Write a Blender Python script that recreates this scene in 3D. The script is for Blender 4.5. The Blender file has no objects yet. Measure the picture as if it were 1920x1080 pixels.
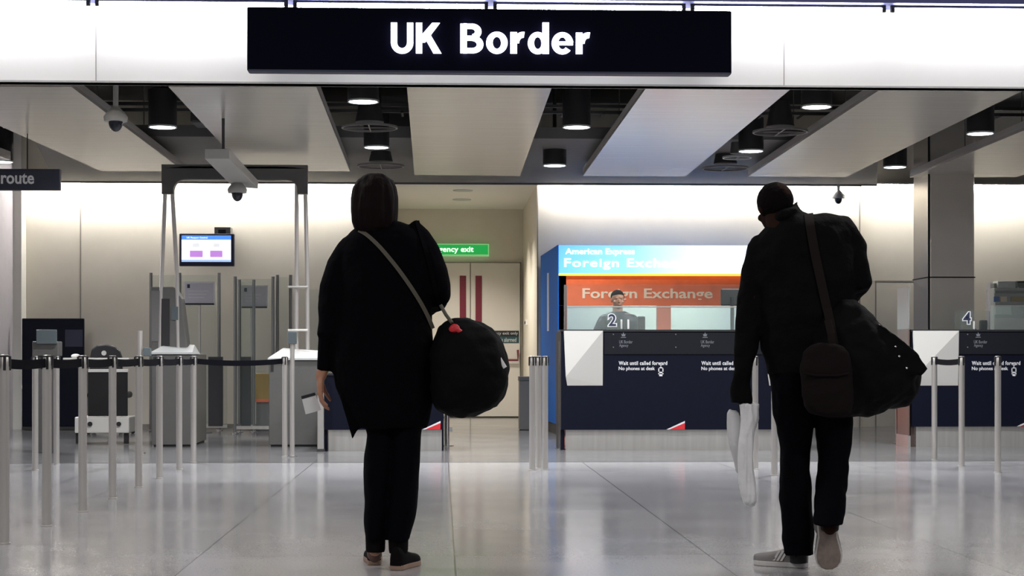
import bpy, bmesh, math, random
from mathutils import Vector, Matrix, noise
from mathutils.bvhtree import BVHTree
random.seed(4)
PI = math.pi
scn = bpy.context.scene
col = scn.collection

# ------------------------------------------------------------------ camera model
F = 3200.0; HZ = 672.0; CH = 0.93; TH = math.atan(132.0/3200.0)
RT = Vector((math.cos(TH), -math.sin(TH), 0)); FW = Vector((math.sin(TH), math.cos(TH), 0)); UP = Vector((0, 0, 1))
CAM = Vector((0, 0, CH))
def ray(px, py): return FW + RT*((px-960.0)/F) + UP*((HZ-py)/F)
def P(px, py, Y):
    d = ray(px, py); return CAM + d*(Y/d.y)
def G(px, py, z=0.0):
    d = ray(px, py); return CAM + d*((z-CH)/d.z)
def X(px, Y): return P(px, HZ, Y).x
def Z(py, px, Y): return P(px, py, Y).z

# ------------------------------------------------------------------ materials
M = {}
def mat(name, color, rough=0.6, metal=0.0, emit=None, es=0.0, noise_amt=0.0, noise_scale=8.0, bump=0.0, bump_scale=40.0,
        spec=0.5, alpha=None, stretch=None, coat=0.0, sheen=0.0):
    m = bpy.data.materials.new(name); m.use_nodes = True
    nt = m.node_tree; b = nt.nodes['Principled BSDF']
    c = (*color, 1.0)
    b.inputs['Base Color'].default_value = c
    b.inputs['Roughness'].default_value = rough
    b.inputs['Metallic'].default_value = metal
    b.inputs['Specular IOR Level'].default_value = spec
    if coat: b.inputs['Coat Weight'].default_value = coat
    if sheen: b.inputs['Sheen Weight'].default_value = sheen
    if emit:
        b.inputs['Emission Color'].default_value = (*emit, 1.0); b.inputs['Emission Strength'].default_value = es
    if noise_amt or bump:
        tc = nt.nodes.new('ShaderNodeTexCoord'); mp = nt.nodes.new('ShaderNodeMapping')
        if stretch: mp.inputs['Scale'].default_value = stretch
        nt.links.new(tc.outputs['Object'], mp.inputs['Vector'])
    if noise_amt:
        n = nt.nodes.new('ShaderNodeTexNoise'); n.inputs['Scale'].default_value = noise_scale; n.inputs['Detail'].default_value = 5
        r = nt.nodes.new('ShaderNodeValToRGB')
        lo = [max(0, v*(1-noise_amt)) for v in color]; hi = [min(1, v*(1+noise_amt)) for v in color]
        r.color_ramp.elements[0].position = .3; r.color_ramp.elements[1].position = .7
        r.color_ramp.elements[0].color = (*lo, 1); r.color_ramp.elements[1].color = (*hi, 1)
        nt.links.new(mp.outputs['Vector'], n.inputs['Vector']); nt.links.new(n.outputs['Fac'], r.inputs['Fac'])
        nt.links.new(r.outputs['Color'], b.inputs['Base Color'])
    if bump:
        n2 = nt.nodes.new('ShaderNodeTexNoise'); n2.inputs['Scale'].default_value = bump_scale; n2.inputs['Detail'].default_value = 6
        bp = nt.nodes.new('ShaderNodeBump'); bp.inputs['Strength'].default_value = bump; bp.inputs['Distance'].default_value = .02
        nt.links.new(mp.outputs['Vector'], n2.inputs['Vector']); nt.links.new(n2.outputs['Fac'], bp.inputs['Height'])
        nt.links.new(bp.outputs['Normal'], b.inputs['Normal'])
    M[name] = m; return m
def glass_mat(name, tint=(.8, .9, .86), clear=.85, rough=.05, body=(.5, .6, .56)):
    m = bpy.data.materials.new(name); m.use_nodes = True; nt = m.node_tree; nt.nodes.clear()
    out = nt.nodes.new('ShaderNodeOutputMaterial'); tr = nt.nodes.new('ShaderNodeBsdfTransparent'); tr.inputs[0].default_value = (*tint, 1)
    df = nt.nodes.new('ShaderNodeBsdfDiffuse'); df.inputs[0].default_value = (*body, 1)
    gl = nt.nodes.new('ShaderNodeBsdfGlossy'); gl.inputs['Roughness'].default_value = rough
    fr = nt.nodes.new('ShaderNodeFresnel'); fr.inputs['IOR'].default_value = 1.45
    m1 = nt.nodes.new('ShaderNodeMixShader'); m1.inputs[0].default_value = 1-clear
    m2 = nt.nodes.new('ShaderNodeMixShader')
    nt.links.new(tr.outputs[0], m1.inputs[1]); nt.links.new(df.outputs[0], m1.inputs[2])
    nt.links.new(fr.outputs[0], m2.inputs[0]); nt.links.new(m1.outputs[0], m2.inputs[1]); nt.links.new(gl.outputs[0], m2.inputs[2])
    nt.links.new(m2.outputs[0], out.inputs[0])
    M[name] = m; return m

mat('wall_paint', (.66, .615, .53), .7, noise_amt=.03, noise_scale=3)
mat('wall_lilac', (.52, .49, .52), .55, noise_amt=.03)
mat('wall_white', (.8, .78, .72), .6)
mat('seam', (.25, .23, .2), .8)
mat('void_dark', (.03, .03, .03), .9)
mat('soffit', (.13, .125, .12), .7, noise_amt=.06)
mat('fascia_white', (.82, .8, .74), .5)
mat('panel_metal', (.66, .625, .57), .26, .5, noise_amt=.05, noise_scale=2.5, bump=.06, bump_scale=1.2, stretch=(.4, 6, 1))
mat('panel_edge', (.3, .28, .26), .6)
mat('pipe_dark', (.055, .055, .055), .5, .3)
mat('pipe_grey', (.2, .19, .18), .5, .3)
mat('steel', (.62, .595, .56), .36, .8, noise_amt=.05, noise_scale=20, stretch=(1, 1, .1))
mat('steel_brushed', (.56, .54, .51), .3, .7, noise_amt=.08, noise_scale=5, stretch=(5, 1, .3))
mat('column_metal', (.60, .55, .49), .22, .75, noise_amt=.06, noise_scale=2)
mat('cabinet_steel', (.115, .112, .107), .5, .4, noise_amt=.05)
mat('cabinet_top', (.55, .56, .55), .45, .3)
mat('chrome', (.75, .74, .72), .15, 1.0)
mat('black_plastic', (.012, .012, .014), .5)
mat('black_matte', (.008, .008, .009), .8)
mat('belt', (.006, .006, .009), .9, spec=.05)
mat('gate_steel', (.26, .26, .25), .3, .8)
mat('gate_leaf', (.03, .03, .034), .5)
mat('navy', (.0035, .0048, .014), .45, noise_amt=.1, noise_scale=12, spec=.15)
mat('navy_band', (.008, .009, .014), .35, spec=.3)
mat('navy_light', (.02, .026, .06), .5)
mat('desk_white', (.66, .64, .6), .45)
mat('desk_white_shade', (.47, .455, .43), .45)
mat('red', (.6, .02, .03), .5)
mat('text_white', (.7, .7, .72), .6)
mat('text_grey', (.16, .17, .19), .6)
mat('blue_kiosk', (.01, .12, .46), .6, noise_amt=.05, spec=.1)
mat('orange', (.88, .17, .055), .4, noise_amt=.08)
mat('orange_text', (.95, .75, .55), .5)
mat('window_frost', (.52, .62, .56), .35)
mat('bronze', (.10, .07, .06), .4, .3)
mat('rubber', (.03, .03, .03), .7)
mat('maroon', (.16, .012, .03), .5)
mat('teal', (.01, .07, .08), .5)
mat('door_paint', (.64, .61, .56), .5)
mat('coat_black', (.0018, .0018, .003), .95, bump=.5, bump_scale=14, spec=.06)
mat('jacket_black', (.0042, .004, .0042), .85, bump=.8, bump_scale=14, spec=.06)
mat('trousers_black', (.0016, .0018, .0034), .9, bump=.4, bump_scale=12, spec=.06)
mat('hair_dark', (.006, .0025, .0028), .7, bump=.8, bump_scale=30, stretch=(1, 1, .08), spec=.08)
mat('hair_black', (.005, .004, .004), .95, bump=.3, bump_scale=120, spec=.04)
mat('skin_light', (.42, .20, .12), .5, noise_amt=.08, noise_scale=20)
mat('skin_dark', (.022, .010, .007), .85, spec=.05, noise_amt=.1, noise_scale=20)
mat('duffel_black', (.0028, .0028, .0034), .8, bump=.8, bump_scale=9, spec=.1)
mat('bag_brown', (.0105, .0075, .0078), .9, bump=.4, bump_scale=20, spec=.05)
mat('strap_olive', (.085, .075, .055), .7)
mat('strap_brown', (.013, .010, .009), .9, spec=.1)
mat('card_white', (.75, .75, .75), .5)
mat('plastic_bag', (.82, .82, .83), .4, bump=.5, bump_scale=12, noise_amt=.05)
mat('plastic_bag_grey', (.66, .66, .67), .4, bump=.5, bump_scale=10)
mat('shoe_grey', (.20, .19, .185), .8, noise_amt=.08, noise_scale=40)
mat('shoe_white', (.6, .58, .56), .6)
mat('shoe_sole', (.22, .175, .15), .8, noise_amt=.15, noise_scale=50)
mat('shoe_black', (.004, .003, .003), .8, spec=.1)
mat('sole_tan', (.30, .20, .15), .7)
mat('heel_brown', (.13, .07, .055), .6, noise_amt=.3, noise_scale=30)
mat('bin_grey', (.16, .155, .15), .5, .4)
mat('yellow', (.42, .26, .05), .5)
mat('cctv_white', (.42, .41, .38), .5)
mat('cctv_dome', (.01, .012, .02), .1)
mat('sign_navy', (.002, .0022, .009), .7, spec=.05)
mat('sign_grey', (.03, .034, .055), .5)
mat('sign_text', (.8, .8, .8), .6)
mat('paper', (.78, .77, .76), .6)
mat('paper_violet', (.62, .60, .66), .6)
mat('trough_blue_glare', (.10, .11, .3), .5)  # blue lens glare above the tubes put into the colour
mat('tube', (1, 1, 1), .5, emit=(.95, .96, 1), es=60)
mat('wall_tube', (1, 1, 1), .5, emit=(1, .97, .93), es=85)
mat('wall_tube_left', (1, 1, 1), .5, emit=(1, .97, .93), es=130)
mat('lamp_disc', (1, 1, 1), .5, emit=(.85, .92, 1), es=9)
mat('lamp_disc_dim', (1, 1, 1), .5, emit=(1, .9, .75), es=3)
mat('lamp_rim', (.5, .52, .5), .4, .5)
mat('letters_lit', (1, 1, 1), .5, emit=(.86, .87, 1), es=3.2)
mat('green_lit', (.01, .3, .06), .5, emit=(.01, .36, .07), es=.8)
mat('green_rim', (.3, .7, .3), .5, emit=(.35, .8, .35), es=.35)
mat('green_text', (1, 1, 1), .5, emit=(.85, 1, .85), es=1.1)
mat('screen_white', (1, 1, 1), .5, emit=(.95, .97, 1), es=1.15)
mat('screen_blue', (.1, .3, 1), .5, emit=(.1, .32, 1), es=.9)
mat('screen_pale', (.3, .5, 1), .5, emit=(.42, .6, 1), es=.9)
mat('screen_pink', (.6, .2, .7), .5, emit=(.62, .3, .85), es=.8)
mat('screen_faint', (.8, .8, .8), .5, emit=(.75, .78, .8), es=1)
mat('sign_yellow', (1, .7, .1), .5, emit=(1, .62, .08), es=1.1)
mat('sign_letter_lit', (1, 1, 1), .5, emit=(1, 1, 1), es=1.5)
mat('screen_grey', (.09, .11, .12), .25)
glass_mat('glass_clear', (.96, .98, .97), .975)
glass_mat('glass_green', (.92, .96, .945), .82, body=(.66, .74, .70))
glass_mat('glass_frost', (.8, .86, .84), .55, .3, body=(.5, .5, .47))
glass_mat('glass_pink', (.75, .65, .6), .15, .3, body=(.16, .115, .10))

# lit kiosk sign: light box blue at its left end, blown-out right put into the colour
def sign_mat():
    m = bpy.data.materials.new('kiosk_light_box'); m.use_nodes = True; nt = m.node_tree; b = nt.nodes['Principled BSDF']
    tc = nt.nodes.new('ShaderNodeTexCoord'); sp = nt.nodes.new('ShaderNodeSeparateXYZ'); r = nt.nodes.new('ShaderNodeValToRGB')
    nt.links.new(tc.outputs['Generated'], sp.inputs[0]); nt.links.new(sp.outputs['X'], r.inputs['Fac'])
    r.color_ramp.elements[0].position = 0; r.color_ramp.elements[0].color = (.10, .36, .82, 1)
    r.color_ramp.elements[1].position = .60; r.color_ramp.elements[1].color = (.8, .93, 1, 1)
    e = r.color_ramp.elements.new(.3); e.color = (.26, .58, .88, 1)
    nt.links.new(r.outputs['Color'], b.inputs['Base Color']); nt.links.new(r.outputs['Color'], b.inputs['Emission Color'])
    b.inputs['Emission Strength'].default_value = 1.3
    M['kiosk_light_box'] = m
sign_mat()

def floor_mat(key='floor', k=1.0):
    m = bpy.data.materials.new('polished_stone_'+key); m.use_nodes = True; nt = m.node_tree; b = nt.nodes['Principled BSDF']
    tc = nt.nodes.new('ShaderNodeTexCoord')
    br = nt.nodes.new('ShaderNodeTexBrick'); br.offset = 0; br.inputs['Scale'].default_value = 1
    br.inputs['Brick Width'].default_value = 1.2; br.inputs['Row Height'].default_value = 1.2; br.inputs['Mortar Size'].default_value = .004
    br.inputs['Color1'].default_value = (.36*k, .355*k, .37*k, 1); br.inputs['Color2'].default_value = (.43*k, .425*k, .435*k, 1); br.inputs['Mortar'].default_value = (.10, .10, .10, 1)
    mp = nt.nodes.new('ShaderNodeMapping'); mp.inputs['Location'].default_value = (-.06, .35, 0)
    n = nt.nodes.new('ShaderNodeTexNoise'); n.inputs['Scale'].default_value = 90; n.inputs['Detail'].default_value = 4
    n3 = nt.nodes.new('ShaderNodeTexNoise'); n3.inputs['Scale'].default_value = 1.6; n3.inputs['Detail'].default_value = 3
    mx = nt.nodes.new('ShaderNodeMix'); mx.data_type = 'RGBA'; mx.blend_type = 'MULTIPLY'; mx.inputs[0].default_value = .4
    nt.links.new(tc.outputs['Object'], mp.inputs['Vector']); nt.links.new(mp.outputs['Vector'], br.inputs['Vector'])
    nt.links.new(tc.outputs['Object'], n.inputs['Vector']); nt.links.new(tc.outputs['Object'], n3.inputs['Vector'])
    nt.links.new(br.outputs['Color'], mx.inputs[6]); nt.links.new(n.outputs['Fac'], mx.inputs[7])
    nt.links.new(mx.outputs[2], b.inputs['Base Color'])
    mr = nt.nodes.new('ShaderNodeMapRange'); mr.inputs[3].default_value = .10; mr.inputs[4].default_value = .20
    nt.links.new(n3.outputs['Fac'], mr.inputs[0]); nt.links.new(mr.outputs[0], b.inputs['Roughness'])
    b.inputs['Specular IOR Level'].default_value = .5
    bp = nt.nodes.new('ShaderNodeBump'); bp.inputs['Strength'].default_value = .02; bp.inputs['Distance'].default_value = .02
    n4 = nt.nodes.new('ShaderNodeTexNoise'); n4.inputs['Scale'].default_value = 5; nt.links.new(tc.outputs['Object'], n4.inputs['Vector'])
    nt.links.new(n4.outputs['Fac'], bp.inputs['Height']); nt.links.new(bp.outputs['Normal'], b.inputs['Normal'])
    M[key] = m
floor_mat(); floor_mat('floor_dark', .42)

# ------------------------------------------------------------------ mesh builder
def off_of(parent):
    o = Vector((0, 0, 0))
    while parent is not None: o += parent.location; parent = parent.parent
    return o
class MB:
    def __init__(s): s.v = []; s.f = []
    def add(s, vs, fs):
        n = len(s.v); s.v += [Vector(p) for p in vs]; s.f += [tuple(i+n for i in f) for f in fs]; return s
    def box(s, a, b):
        x0, x1 = sorted((a[0], b[0])); y0, y1 = sorted((a[1], b[1])); z0, z1 = sorted((a[2], b[2]))
        return s.add([(x0,y0,z0),(x1,y0,z0),(x1,y1,z0),(x0,y1,z0),(x0,y0,z1),(x1,y0,z1),(x1,y1,z1),(x0,y1,z1)],
                     [(0,3,2,1),(4,5,6,7),(0,1,5,4),(1,2,6,5),(2,3,7,6),(3,0,4,7)])
    def rings(s, rs, cap=True):
        n = len(rs[0]); vs = [p for r in rs for p in r]; fs = []
        for k in range(len(rs)-1):
            for i in range(n):
                j = (i+1) % n; fs.append((k*n+i, k*n+j, (k+1)*n+j, (k+1)*n+i))
        if cap: fs.append(tuple(range(n-1, -1, -1))); fs.append(tuple((len(rs)-1)*n+i for i in range(n)))
        return s.add(vs, fs)
    def lathe(s, c, prof, n=24):
        return s.rings([[(c[0]+r*math.cos(2*PI*i/n), c[1]+r*math.sin(2*PI*i/n), c[2]+z) for i in range(n)] for r, z in prof])
    def tube(s, pts, rad, n=12, caps=True, round_=False):
        pts = [Vector(p) for p in pts]
        if not isinstance(rad, (list, tuple)): rad = [rad]*len(pts)
        rad = [r if isinstance(r, tuple) else (r, r) for r in rad]
        tans = []
        for i in range(len(pts)):
            a = pts[max(0, i-1)]; b = pts[min(len(pts)-1, i+1)]; tans.append((b-a).normalized())
        t0 = tans[0]; ref = Vector((1, 0, 0)) if abs(t0.x) < .9 else Vector((0, 1, 0))
        u = (ref - t0*ref.dot(t0)).normalized()
        rs = []; P2 = []; R2 = []; T2 = []
        if round_:
            for k in (.05, .4, .75):
                h = math.sqrt(1-k*k); P2.append(pts[0]-tans[0]*h*min(rad[0])); R2.append((rad[0][0]*k, rad[0][1]*k)); T2.append(tans[0])
        P2 += pts; R2 += rad; T2 += tans
        if round_:
            for k in (.75, .4, .05):
                h = math.sqrt(1-k*k); P2.append(pts[-1]+tans[-1]*h*min(rad[-1])); R2.append((rad[-1][0]*k, rad[-1][1]*k)); T2.append(tans[-1])
        for p, r, t in zip(P2, R2, T2):
            u = (u - t*u.dot(t)).normalized(); w = t.cross(u)
            rs.append([p + u*(r[0]*math.cos(2*PI*i/n)) + w*(r[1]*math.sin(2*PI*i/n)) for i in range(n)])
        return s.rings(rs)
    def cyl(s, a, b, r, r2=None, n=16): return s.tube([a, b], [r, r2 if r2 is not None else r], n)
    def ball(s, c, r, n=16, m=10):
        if not isinstance(r, (tuple, list)): r = (r, r, r)
        rs = []
        for k in range(m+1):
            a = -PI/2 + PI*(k+.02)/(m+.04); cr = math.cos(a)
            rs.append([(c[0]+r[0]*cr*math.cos(2*PI*i/n), c[1]+r[1]*cr*math.sin(2*PI*i/n), c[2]+r[2]*math.sin(a)) for i in range(n)])
        return s.rings(rs)
    def prism(s, poly, y0, y1):     # poly of (x,z), counter-clockwise seen from -Y
        n = len(poly)
        return s.add([(x, y0, z) for x, z in poly]+[(x, y1, z) for x, z in poly],
                     [tuple(range(n)), tuple(range(2*n-1, n-1, -1))]+[(i, i+n, (i+1) % n+n, (i+1) % n) for i in range(n)])
    def slab(s, poly, z0, z1):      # poly of (x,y) extruded in z
        n = len(poly)
        return s.add([(x, y, z0) for x, y in poly]+[(x, y, z1) for x, y in poly],
                     [tuple(range(n-1, -1, -1)), tuple(range(n, 2*n))]+[(i, (i+1) % n, (i+1) % n+n, i+n) for i in range(n)])
    def pad(s, outline, c, th):     # puffy closed outline: ring inflated
        pass
    def bvh(s): return BVHTree.FromPolygons([tuple(v) for v in s.v], s.f)
    def build(s, name, material, parent=None, smooth=False, bevel=0, origin=None, remesh=0, smooth_it=0, disp=None):
        if parent is not None: o0 = off_of(parent)
        elif origin is not None: o0 = Vector(origin)
        else:
            xs = [v.x for v in s.v]; ys = [v.y for v in s.v]; zs = [v.z for v in s.v]
            o0 = Vector(((min(xs)+max(xs))/2, (min(ys)+max(ys))/2, min(zs)))
        me = bpy.data.meshes.new(name); me.from_pydata([tuple(v-o0) for v in s.v], [], s.f); me.update()
        bm = bmesh.new(); bm.from_mesh(me); bmesh.ops.recalc_face_normals(bm, faces=bm.faces); bm.to_mesh(me); bm.free()
        ob = bpy.data.objects.new(name, me); col.objects.link(ob)
        if parent is not None: ob.parent = parent
        else: ob.location = o0
        if bevel:
            md = ob.modifiers.new('bevel', 'BEVEL'); md.width = bevel; md.segments = 2; md.limit_method = 'ANGLE'
        if remesh:
            md = ob.modifiers.new('r', 'REMESH'); md.mode = 'VOXEL'; md.voxel_size = remesh; md.use_smooth_shade = True
            if smooth_it:
                md = ob.modifiers.new('s', 'SMOOTH'); md.iterations = smooth_it; md.factor = .5
            dg = bpy.context.evaluated_depsgraph_get(); dg.update()
            me2 = bpy.data.meshes.new_from_object(ob.evaluated_get(dg)); ob.modifiers.clear(); ob.data = me2; me2.name = name; me = me2
            if disp:
                amp, sc, st = disp
                nrm = [v.normal.copy() for v in me.vertices]
                for v, nn in zip(me.vertices, nrm):
                    q = Vector((v.co.x*st[0], v.co.y*st[1], v.co.z*st[2]))*sc
                    v.co += nn*(noise.noise(q)*amp + noise.noise(q*2.3)*amp*.45)
            smooth = True
        if material: me.materials.clear(); me.materials.append(M[material])
        if smooth:
            for p in me.polygons: p.use_smooth = True
            if not remesh:
                try: me.set_sharp_from_angle(angle=math.radians(45))
                except Exception: pass
        return ob

def tag(o, label, cat, group=None):
    o['label'] = label; o['category'] = cat
    if group: o['group'] = group
    return o
def thing(name, loc, label, cat, group=None):
    o = bpy.data.objects.new(name, None); col.objects.link(o); o.location = loc; o.empty_display_size = .1
    return tag(o, label, cat, group)
def struct(o): o['kind'] = 'structure'; return o
def copy_tree(o, parent=None):
    c = o.copy(); col.objects.link(c); c.parent = parent
    for ch in list(o.children): copy_tree(ch, c)
    return c
def text_mb(s, x0, x1, z0, z1, Y, th=.01, bold=0.0, space=1.0):
    """lettering facing the camera side, fitted into a box in the plane y = Y"""
    cu = bpy.data.curves.new('t', 'FONT'); cu.body = s; cu.size = 1; cu.extrude = 0; cu.offset = bold; cu.resolution_u = 3; cu.space_character = space
    ob = bpy.data.objects.new('t', cu); col.objects.link(ob)
    dg = bpy.context.evaluated_depsgraph_get(); dg.update()
    me = bpy.data.meshes.new_from_object(ob.evaluated_get(dg))
    bm = bmesh.new(); bm.from_mesh(me)
    bmesh.ops.remove_doubles(bm, verts=bm.verts, dist=1e-5)
    r = bmesh.ops.extrude_face_region(bm, geom=list(bm.faces))
    for g in r['geom']:
        if isinstance(g, bmesh.types.BMVert): g.co.z += 1.0
    bm.verts.ensure_lookup_table()
    xs = [v.co.x for v in bm.verts]; ys = [v.co.y for v in bm.verts]
    ax, bx, ay, by = min(xs), max(xs), min(ys), max(ys)
    mb = MB()
    mb.add([(x0+(v.co.x-ax)/(bx-ax)*(x1-x0), Y-th*v.co.z, z0+(v.co.y-ay)/(by-ay)*(z1-z0)) for v in bm.verts],
           [tuple(v.index for v in f.verts) for f in bm.faces])
    bm.free(); bpy.data.objects.remove(ob); bpy.data.curves.remove(cu); bpy.data.meshes.remove(me)
    return mb
def text_px(s, px0, px1, py0, py1, Y, th=.004, bold=0.0, space=1.0):
    return text_mb(s, X(px0, Y), X(px1, Y), Z(py1, (px0+px1)/2, Y), Z(py0, (px0+px1)/2, Y), Y, th, bold, space)
def boxpx(mb, px0, px1, py0, py1, Y0, Y1):
    """box whose front face spans these picture positions at depth Y0"""
    a = P(px0, py0, Y0); b = P(px1, py1, Y0); c = P((px0+px1)/2, py1, Y0); d = P((px0+px1)/2, py0, Y0)
    return mb.box((a.x, Y0, c.z), (b.x, Y1, d.z))

# ================================================================== SETTING
YW = 22.8; YR = 26.8; ZT = 4.4
ZP = 3.07
struct(MB().box((-14, -6, -.1), (14, 30, 0)).build('floor', 'floor'))
struct(MB().box((-14, 15.25, 0), (14, 30, .0015)).build('floor_2', 'floor_dark'))  # separate darker floor band; dark reflections also put into its colour
# back wall, left of the recess
xl0 = X(36, YW); xl1 = X(690, YW); xr0 = X(1008, YW); xr1 = X(1612, YW)
struct(MB().box((xl0, YW, 0), (xl1, YW+.25, ZT)).build('wall_back', 'wall_paint'))
struct(MB().box((xr0, YW, 0), (X(1612, YW), YW+.25, ZT)).build('wall_back_centre', 'wall_paint'))
struct(MB().box((X(1612, YW), YW+.15, 0), (13.5, YW+.4, ZT)).build('wall_back_right', 'wall_paint'))
# recess
struct(MB().box((xl1-.2, YR, 0), (xr0+.3, YR+.2, 3.8)).build('wall_recess', 'wall_paint'))
struct(MB().box((xl1-.2, YW+.25, 0), (xl1, YR, 3.8)).build('wall_recess_left', 'wall_paint'))
struct(MB().box((xr0, YW+.25, 0), (xr0+.2, YR, 3.8)).build('wall_recess_right', 'wall_paint'))
zr = Z(343, 880, YW)
struct(MB().box((xl1-.2, YW+.02, zr), (xr0+.2, YR+.2, zr+.2)).build('ceiling_recess', 'wall_white'))
# left wall, nearer the camera
struct(MB().box((xl0-.25, 13.5, 0), (xl0-.02, YW+.1, ZT)).build('wall_left', 'wall_lilac'))
struct(MB().box((xl0-.02, YW-.25, 0), (xl0+.09, YW, ZT)).build('trim_1', 'wall_white'))
# wall joints
for i, (px, pt, pb) in enumerate(((151, 346, 800), (1612, 352, 800), (1008, 345, 790))):
    x = X(px, YW); struct(MB().box((x-.008, YW-.004, 0), (x+.008, YW+.01, Z(pt, px, YW))).build('trim_%d' % (i+2), 'seam'))
mb = MB()
xa = X(750, YR); xb = X(1000, YR); z = Z(378, 880, YR); mb.box((xa-1, YR-.006, z), (xb, YR+.01, z+.012))
struct(mb.build('trim_5', 'seam'))
struct(MB().box((xl1-.1, YR-.02, 0), (xr0, YR, .035)).build('baseboard_recess', 'seam'))
struct(MB().box((xl0, YW-.015, 0), (xl1, YW, .06)).build('baseboard_back', 'seam'))
# access panel line on right hand wall
mb = MB(); Yq = YW+.15
xA = X(1642, Yq); zA = Z(528, 1642, Yq)
mb.box((xA-.008, Yq-.005, 0), (xA+.008, Yq+.01, zA)); mb.box((xA-.008, Yq-.005, zA), (X(1720, Yq), Yq+.01, zA+.014))
struct(mb.build('door_2', 'seam'))

# ceilings
struct(MB().box((-14, 12.9, 4.35), (14, 27.5, 4.5)).build('ceiling_void', 'void_dark'))
ys0, ys1 = 17.9, YW-.32
zs = 3.24
mb = MB(); mb.slab([(X(60, ys0), ys0), (X(1648, ys0), ys0), (X(1644, ys1), ys1), (X(105, ys1), ys1)], zs, zs+.12); struct(mb.build('ceiling_soffit', 'soffit'))
mb = MB(); mb.box((X(105, ys1), ys1-.02, zs-.02), (X(1644, ys1), ys1+.02, zs+.35)); struct(mb.build('trim_6', 'soffit'))
# fascia
YF = 13.35
zf0 = Z(160, 960, YF); zf1 = Z(-60, 960, YF)
struct(MB().box((-13, YF, zf0), (13, YF+.12, zf1)).build('wall_fascia', 'fascia_white'))
struct(MB().box((-13, YF-.006, zf0), (13, YF+.13, zf0+.014)).build('trim_7', 'cctv_white'))
for i, px in enumerate((180, 1470)):
    x = X(px, YF); struct(MB().box((x-.003, YF-.002, zf0), (x+.003, YF+.01, zf1)).build('trim_%d' % (8+i), 'panel_edge'))
# light trough over the fascia
YT = YF-.16
zt = Z(13, 960, YT)
struct(MB().box((-13, YT-.10, zt+.035), (13, YF, zt+.16)).build('ceiling_trough', 'trough_blue_glare'))
joints = [-600, 174, 545, 920, 1290, 1665, 2400]
for i in range(len(joints)-1):
    xa = X(joints[i], YT)+.02; xb = X(joints[i+1], YT)-.02
    t = thing('tube_light', ((xa+xb)/2, YT, zt),
              ['strip light above fascia running out at the upper left corner',
               'strip light above fascia between left corner and the lit black sign', 'strip light above fascia over the left half of the lit black sign',
               'strip light above fascia over the right half of the lit black sign', 'strip light above fascia just right of the lit black sign',
               'strip light above fascia running out at the upper right corner'][i], 'light', 'strip lights above the white fascia')
    MB().cyl((xa+.03, YT, zt), (xb-.03, YT, zt), .017, n=10).build('tube', 'tube', t, smooth=True)
    e = MB(); e.cyl((xa, YT, zt), (xa+.03, YT, zt), .02, n=10); e.cyl((xb-.03, YT, zt), (xb, YT, zt), .02, n=10); e.box((xa, YT-.015, zt+.017), (xb, YT+.015, zt+.036))
    e.build('fitting', 'black_plastic', t)

# ceiling panels --------------------------------------------------
Yn, Yfar = P(0, 0, 1).y, 0
def on_ceil(px, py, z=ZP): return G(px, py, z)
def panel(quad, label, m='panel_metal'):
    pts = [on_ceil(*q) for q in quad]     # near-left, near-right, far-right, far-left
    cx = sum(p.x for p in pts)/4; cy = sum(p.y for p in pts)/4
    t = thing('ceiling_panel', (cx, cy, ZP), label, 'ceiling panel', 'metal ceiling panels')
    MB().slab([(p.x, p.y) for p in pts], ZP, ZP+.03).build('panel_face', m, t)
    e = MB(); th_ = .02
    for i in range(4):
        a, b = pts[i], pts[(i+1) % 4]; d = (b-a).normalized(); n = Vector((-d.y, d.x, 0))
        e.slab([tuple((a)[:2]), tuple(b[:2]), tuple((b+n*th_)[:2]), tuple((a+n*th_)[:2])], ZP+.028, ZP+.09)
    e.build('panel_rim', 'panel_edge', t)
    h = MB()
    for u in (.25, .75):
        for w in (.2, .8):
            a = pts[0].lerp(pts[1], u).lerp(pts[3].lerp(pts[2], u), w); h.cyl((a.x, a.y, ZP+.03), (a.x, a.y, 4.35), .006, n=6)
    h.build('hanger', 'pipe_grey', t)
VPx, VPy = 828, 672
def ext(q, py):      # extend a line through the vanishing point to another picture height
    return (VPx+(q[0]-VPx)*(py-VPy)/(q[1]-VPy), py)
NEAR = 163
panel([(-165, NEAR), (134, NEAR), (345, 321), (190, 321)], 'grey metal ceiling panel above the route sign at left')
panel([(316, NEAR), (593, NEAR), (656, 321), (463, 321)], 'grey metal ceiling panel between the left pole camera and the ring lights')
panel([(763, NEAR), (1035, NEAR), (975, 330), (777, 328)], 'grey metal ceiling panel straight under the lit black sign')
panel([(1211, NEAR+3), (1484, NEAR+3), (1285, 331), (1093, 330)], 'metal ceiling panel mirroring pink and blue, right of sign centre')
panel([(1650, NEAR+5), (1922, NEAR+5), (1586, 332), (1403, 331)], 'grey metal ceiling panel above the man, left of the square column')
panel([(2040, 195), (2330, 195), (1905, 332), (1706, 333)], 'grey metal ceiling panel passing over the square column at right')
panel([(-660, NEAR), (-350, NEAR), (20, 300), (-120, 300)], 'ceiling panel at the far left edge of the photo, beyond the route sign')

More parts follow.
